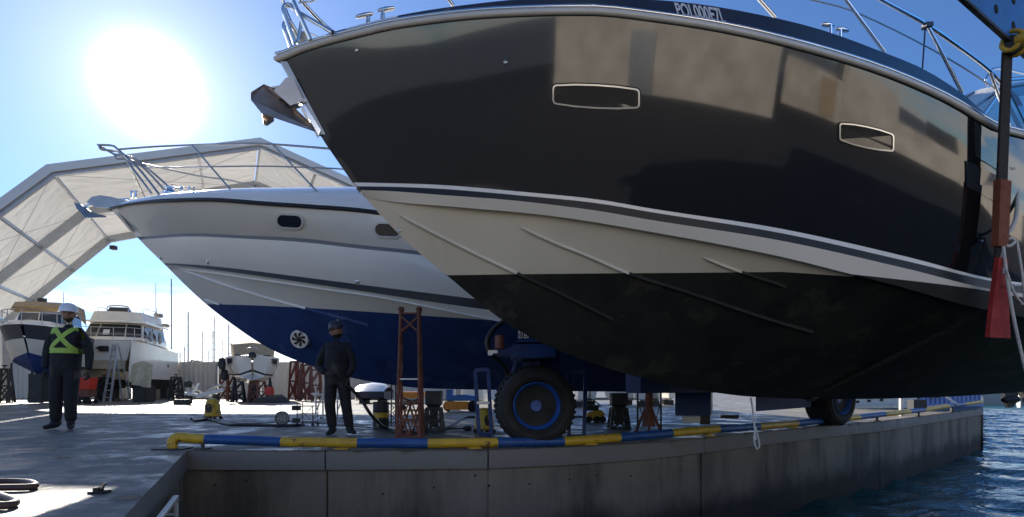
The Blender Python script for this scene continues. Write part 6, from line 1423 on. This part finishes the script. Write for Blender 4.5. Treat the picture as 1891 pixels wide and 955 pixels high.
        zc_, zw = J['chest'][2]+.19, J['waist'][2]+.02
        for sx in (-1, 1):
            for fy in (-1, 1):
                ribbon([((sx*.155*(1-2*f)+J['chest'][0]*(1-f)+J['waist'][0]*f, fy*1.0, zc_+(zw-zc_)*f), (0, -fy, 0)) for f in np.linspace(0, 1, 14)], .062, 'cross_strap')
            ribbon([((sx*.14+J['chest'][0], y, zc_+.4), (0, 0, -1)) for y in np.linspace(-.09, .11, 7)], .06, 'shoulder_strap')
        P_ = []
        for a in np.linspace(0, 2*math.pi, 33):
            c = Vector((J['waist'][0], J['waist'][1], zw-.01)); P_.append((c+Vector((math.sin(a), -math.cos(a), 0))*.235, (-math.sin(a), math.cos(a), 0)))
        ribbon(P_, .075, 'waist_band')
    return t
TOE = {}
def joints(**k):
    J = dict(pelvis=(0, 0, .96, .155, .125), waist=(0, -.005, 1.14, .165, .13), chest=(0, 0, 1.33, .18, .135), neckb=(0, .01, 1.49, .075, .075), neck=(0, 0, 1.565, .058, .058),
      shl=(-.155, .01, 1.44, .080, .08), ual=(-.225, .015, 1.33, .078, .074), ell=(-.275, .03, 1.13, .066, .064), wrl=(-.285, -.02, .885, .043, .043),
      shr=(.155, .01, 1.44, .080, .08), uar=(.225, .015, 1.33, .078, .074), elr=(.275, .03, 1.13, .066, .064), wrr=(.285, -.02, .885, .043, .043),
      hipl=(-.095, 0, .88, .12, .115), thl=(-.105, -.01, .68, .105, .105), knl=(-.115, -.01, .48, .092, .09), cal=(-.12, .01, .30, .085, .085), anl=(-.125, .02, .10, .075, .075),
      hipr=(.095, 0, .88, .12, .115), thr=(.105, -.01, .68, .105, .105), knr=(.115, -.01, .48, .092, .09), car=(.12, .01, .30, .085, .085), anr=(.125, .02, .10, .075, .075))
    for a, v in k.items(): J[a] = v + J[a][len(v):] if len(v) < 5 else v
    return J
# worker standing at the left: weight on both legs, arms hanging, head turned to his left
lab = 'worker in dark clothes with crossed yellow-green straps and white hard hat standing on the quay'
p = gnd(119, 793); sc = (792-566)/F*p.y/1.815
TOE[(lab, 'l')] = (-.30, -1, 0); TOE[(lab, 'r')] = (.55, -1, 0)
J = joints(pelvis=(.01, 0, .97, .16, .13), waist=(.03, -.005, 1.15, .17, .14), chest=(.04, 0, 1.34), neckb=(.055, .01, 1.49), neck=(.06, -.005, 1.565), shl=(-.115, .01, 1.44), ual=(-.195, .015, 1.32), ell=(-.255, .03, 1.12), wrl=(-.245, -.03, .90), shr=(.205, .01, 1.44), uar=(.275, .015, 1.32), elr=(.325, .02, 1.12), wrr=(.345, -.04, .88),
   hipl=(-.085, 0, .88), hipr=(.10, 0, .88), thl=(-.10, 0, .68), knl=(-.115, .0, .48), cal=(-.13, .02, .30), anl=(-.145, .04, .10), thr=(.095, -.01, .68), knr=(.09, -.02, .48), car=(.085, -.01, .30), anr=(.085, 0, .10))
person(lab, p, R(8), J, sc, yaw=R(20), beard_shade=True, hands=[((-.245, -.035, .88), (.0, -.12, -1), (.9, .2, 0), (.2, -1, 0), .6), ((.345, -.045, .86), (.0, -.12, -1), (-.9, .2, 0), (-.2, -1, 0), .7)])
# second worker: dark, stepping, bent elbow, holding the hose before the blue hull
lab = 'worker in all dark clothes walking before the blue hull with a black hose'
p = gnd(624, 804); sc = (804-597)/F*p.y/1.80
TOE[(lab, 'l')] = (-.15, -1, 0); TOE[(lab, 'r')] = (.75, -.8, 0)
J = joints(pelvis=(-.02, 0, .97, .165, .135), waist=(-.03, -.01, 1.15, .175, .15), chest=(-.03, -.03, 1.33, .185, .145), neckb=(-.02, -.05, 1.47), neck=(0.0, -.075, 1.53), shl=(-.18, -.02, 1.43), ual=(-.245, .0, 1.30), ell=(-.335, .02, 1.10), wrl=(-.15, -.19, .99), shr=(.13, -.02, 1.43), uar=(.20, -.01, 1.31), elr=(.245, 0, 1.12), wrr=(.20, -.15, .94),
   hipl=(-.11, 0, .88), thl=(-.12, -.01, .68), knl=(-.125, -.03, .48), cal=(-.115, .01, .30), anl=(-.10, .03, .10), hipr=(.08, 0, .88), thr=(.10, .01, .68), knr=(.125, .01, .48), car=(.145, .04, .30), anr=(.165, .06, .11))
person(lab, p, 0, J, sc, yaw=R(-62), pitch=R(14), beard_shade=True, helmet_m='navy_matt', hands=[((-.14, -.195, .985), (1, -.3, -.1), (0, .4, -1), (0, .2, 1), .7), ((.20, -.155, .925), (.1, -.2, -1), (-.7, -.3, 0), (.1, -1, 0), .9)], vest=False)  # dark lower face paints in the shade on it
hp = [Vector((p.x+.16*sc, p.y-.19*sc, .86*sc))]
tubething('work_hose', 'black hose running from the walking worker down to the ground by the drum', 'hose', [Vector((p.x+.02, p.y-.25, .99*sc)), Vector((p.x+.16*sc, p.y-.20*sc, .85*sc)), un(664, 735, p.y-.05), un(684, 765, p.y), un(706, 787, 7.9), g(722, 797), g(738, 801), g(752, 800)], .022, 'hose_black')

bpy.context.view_layer.update()
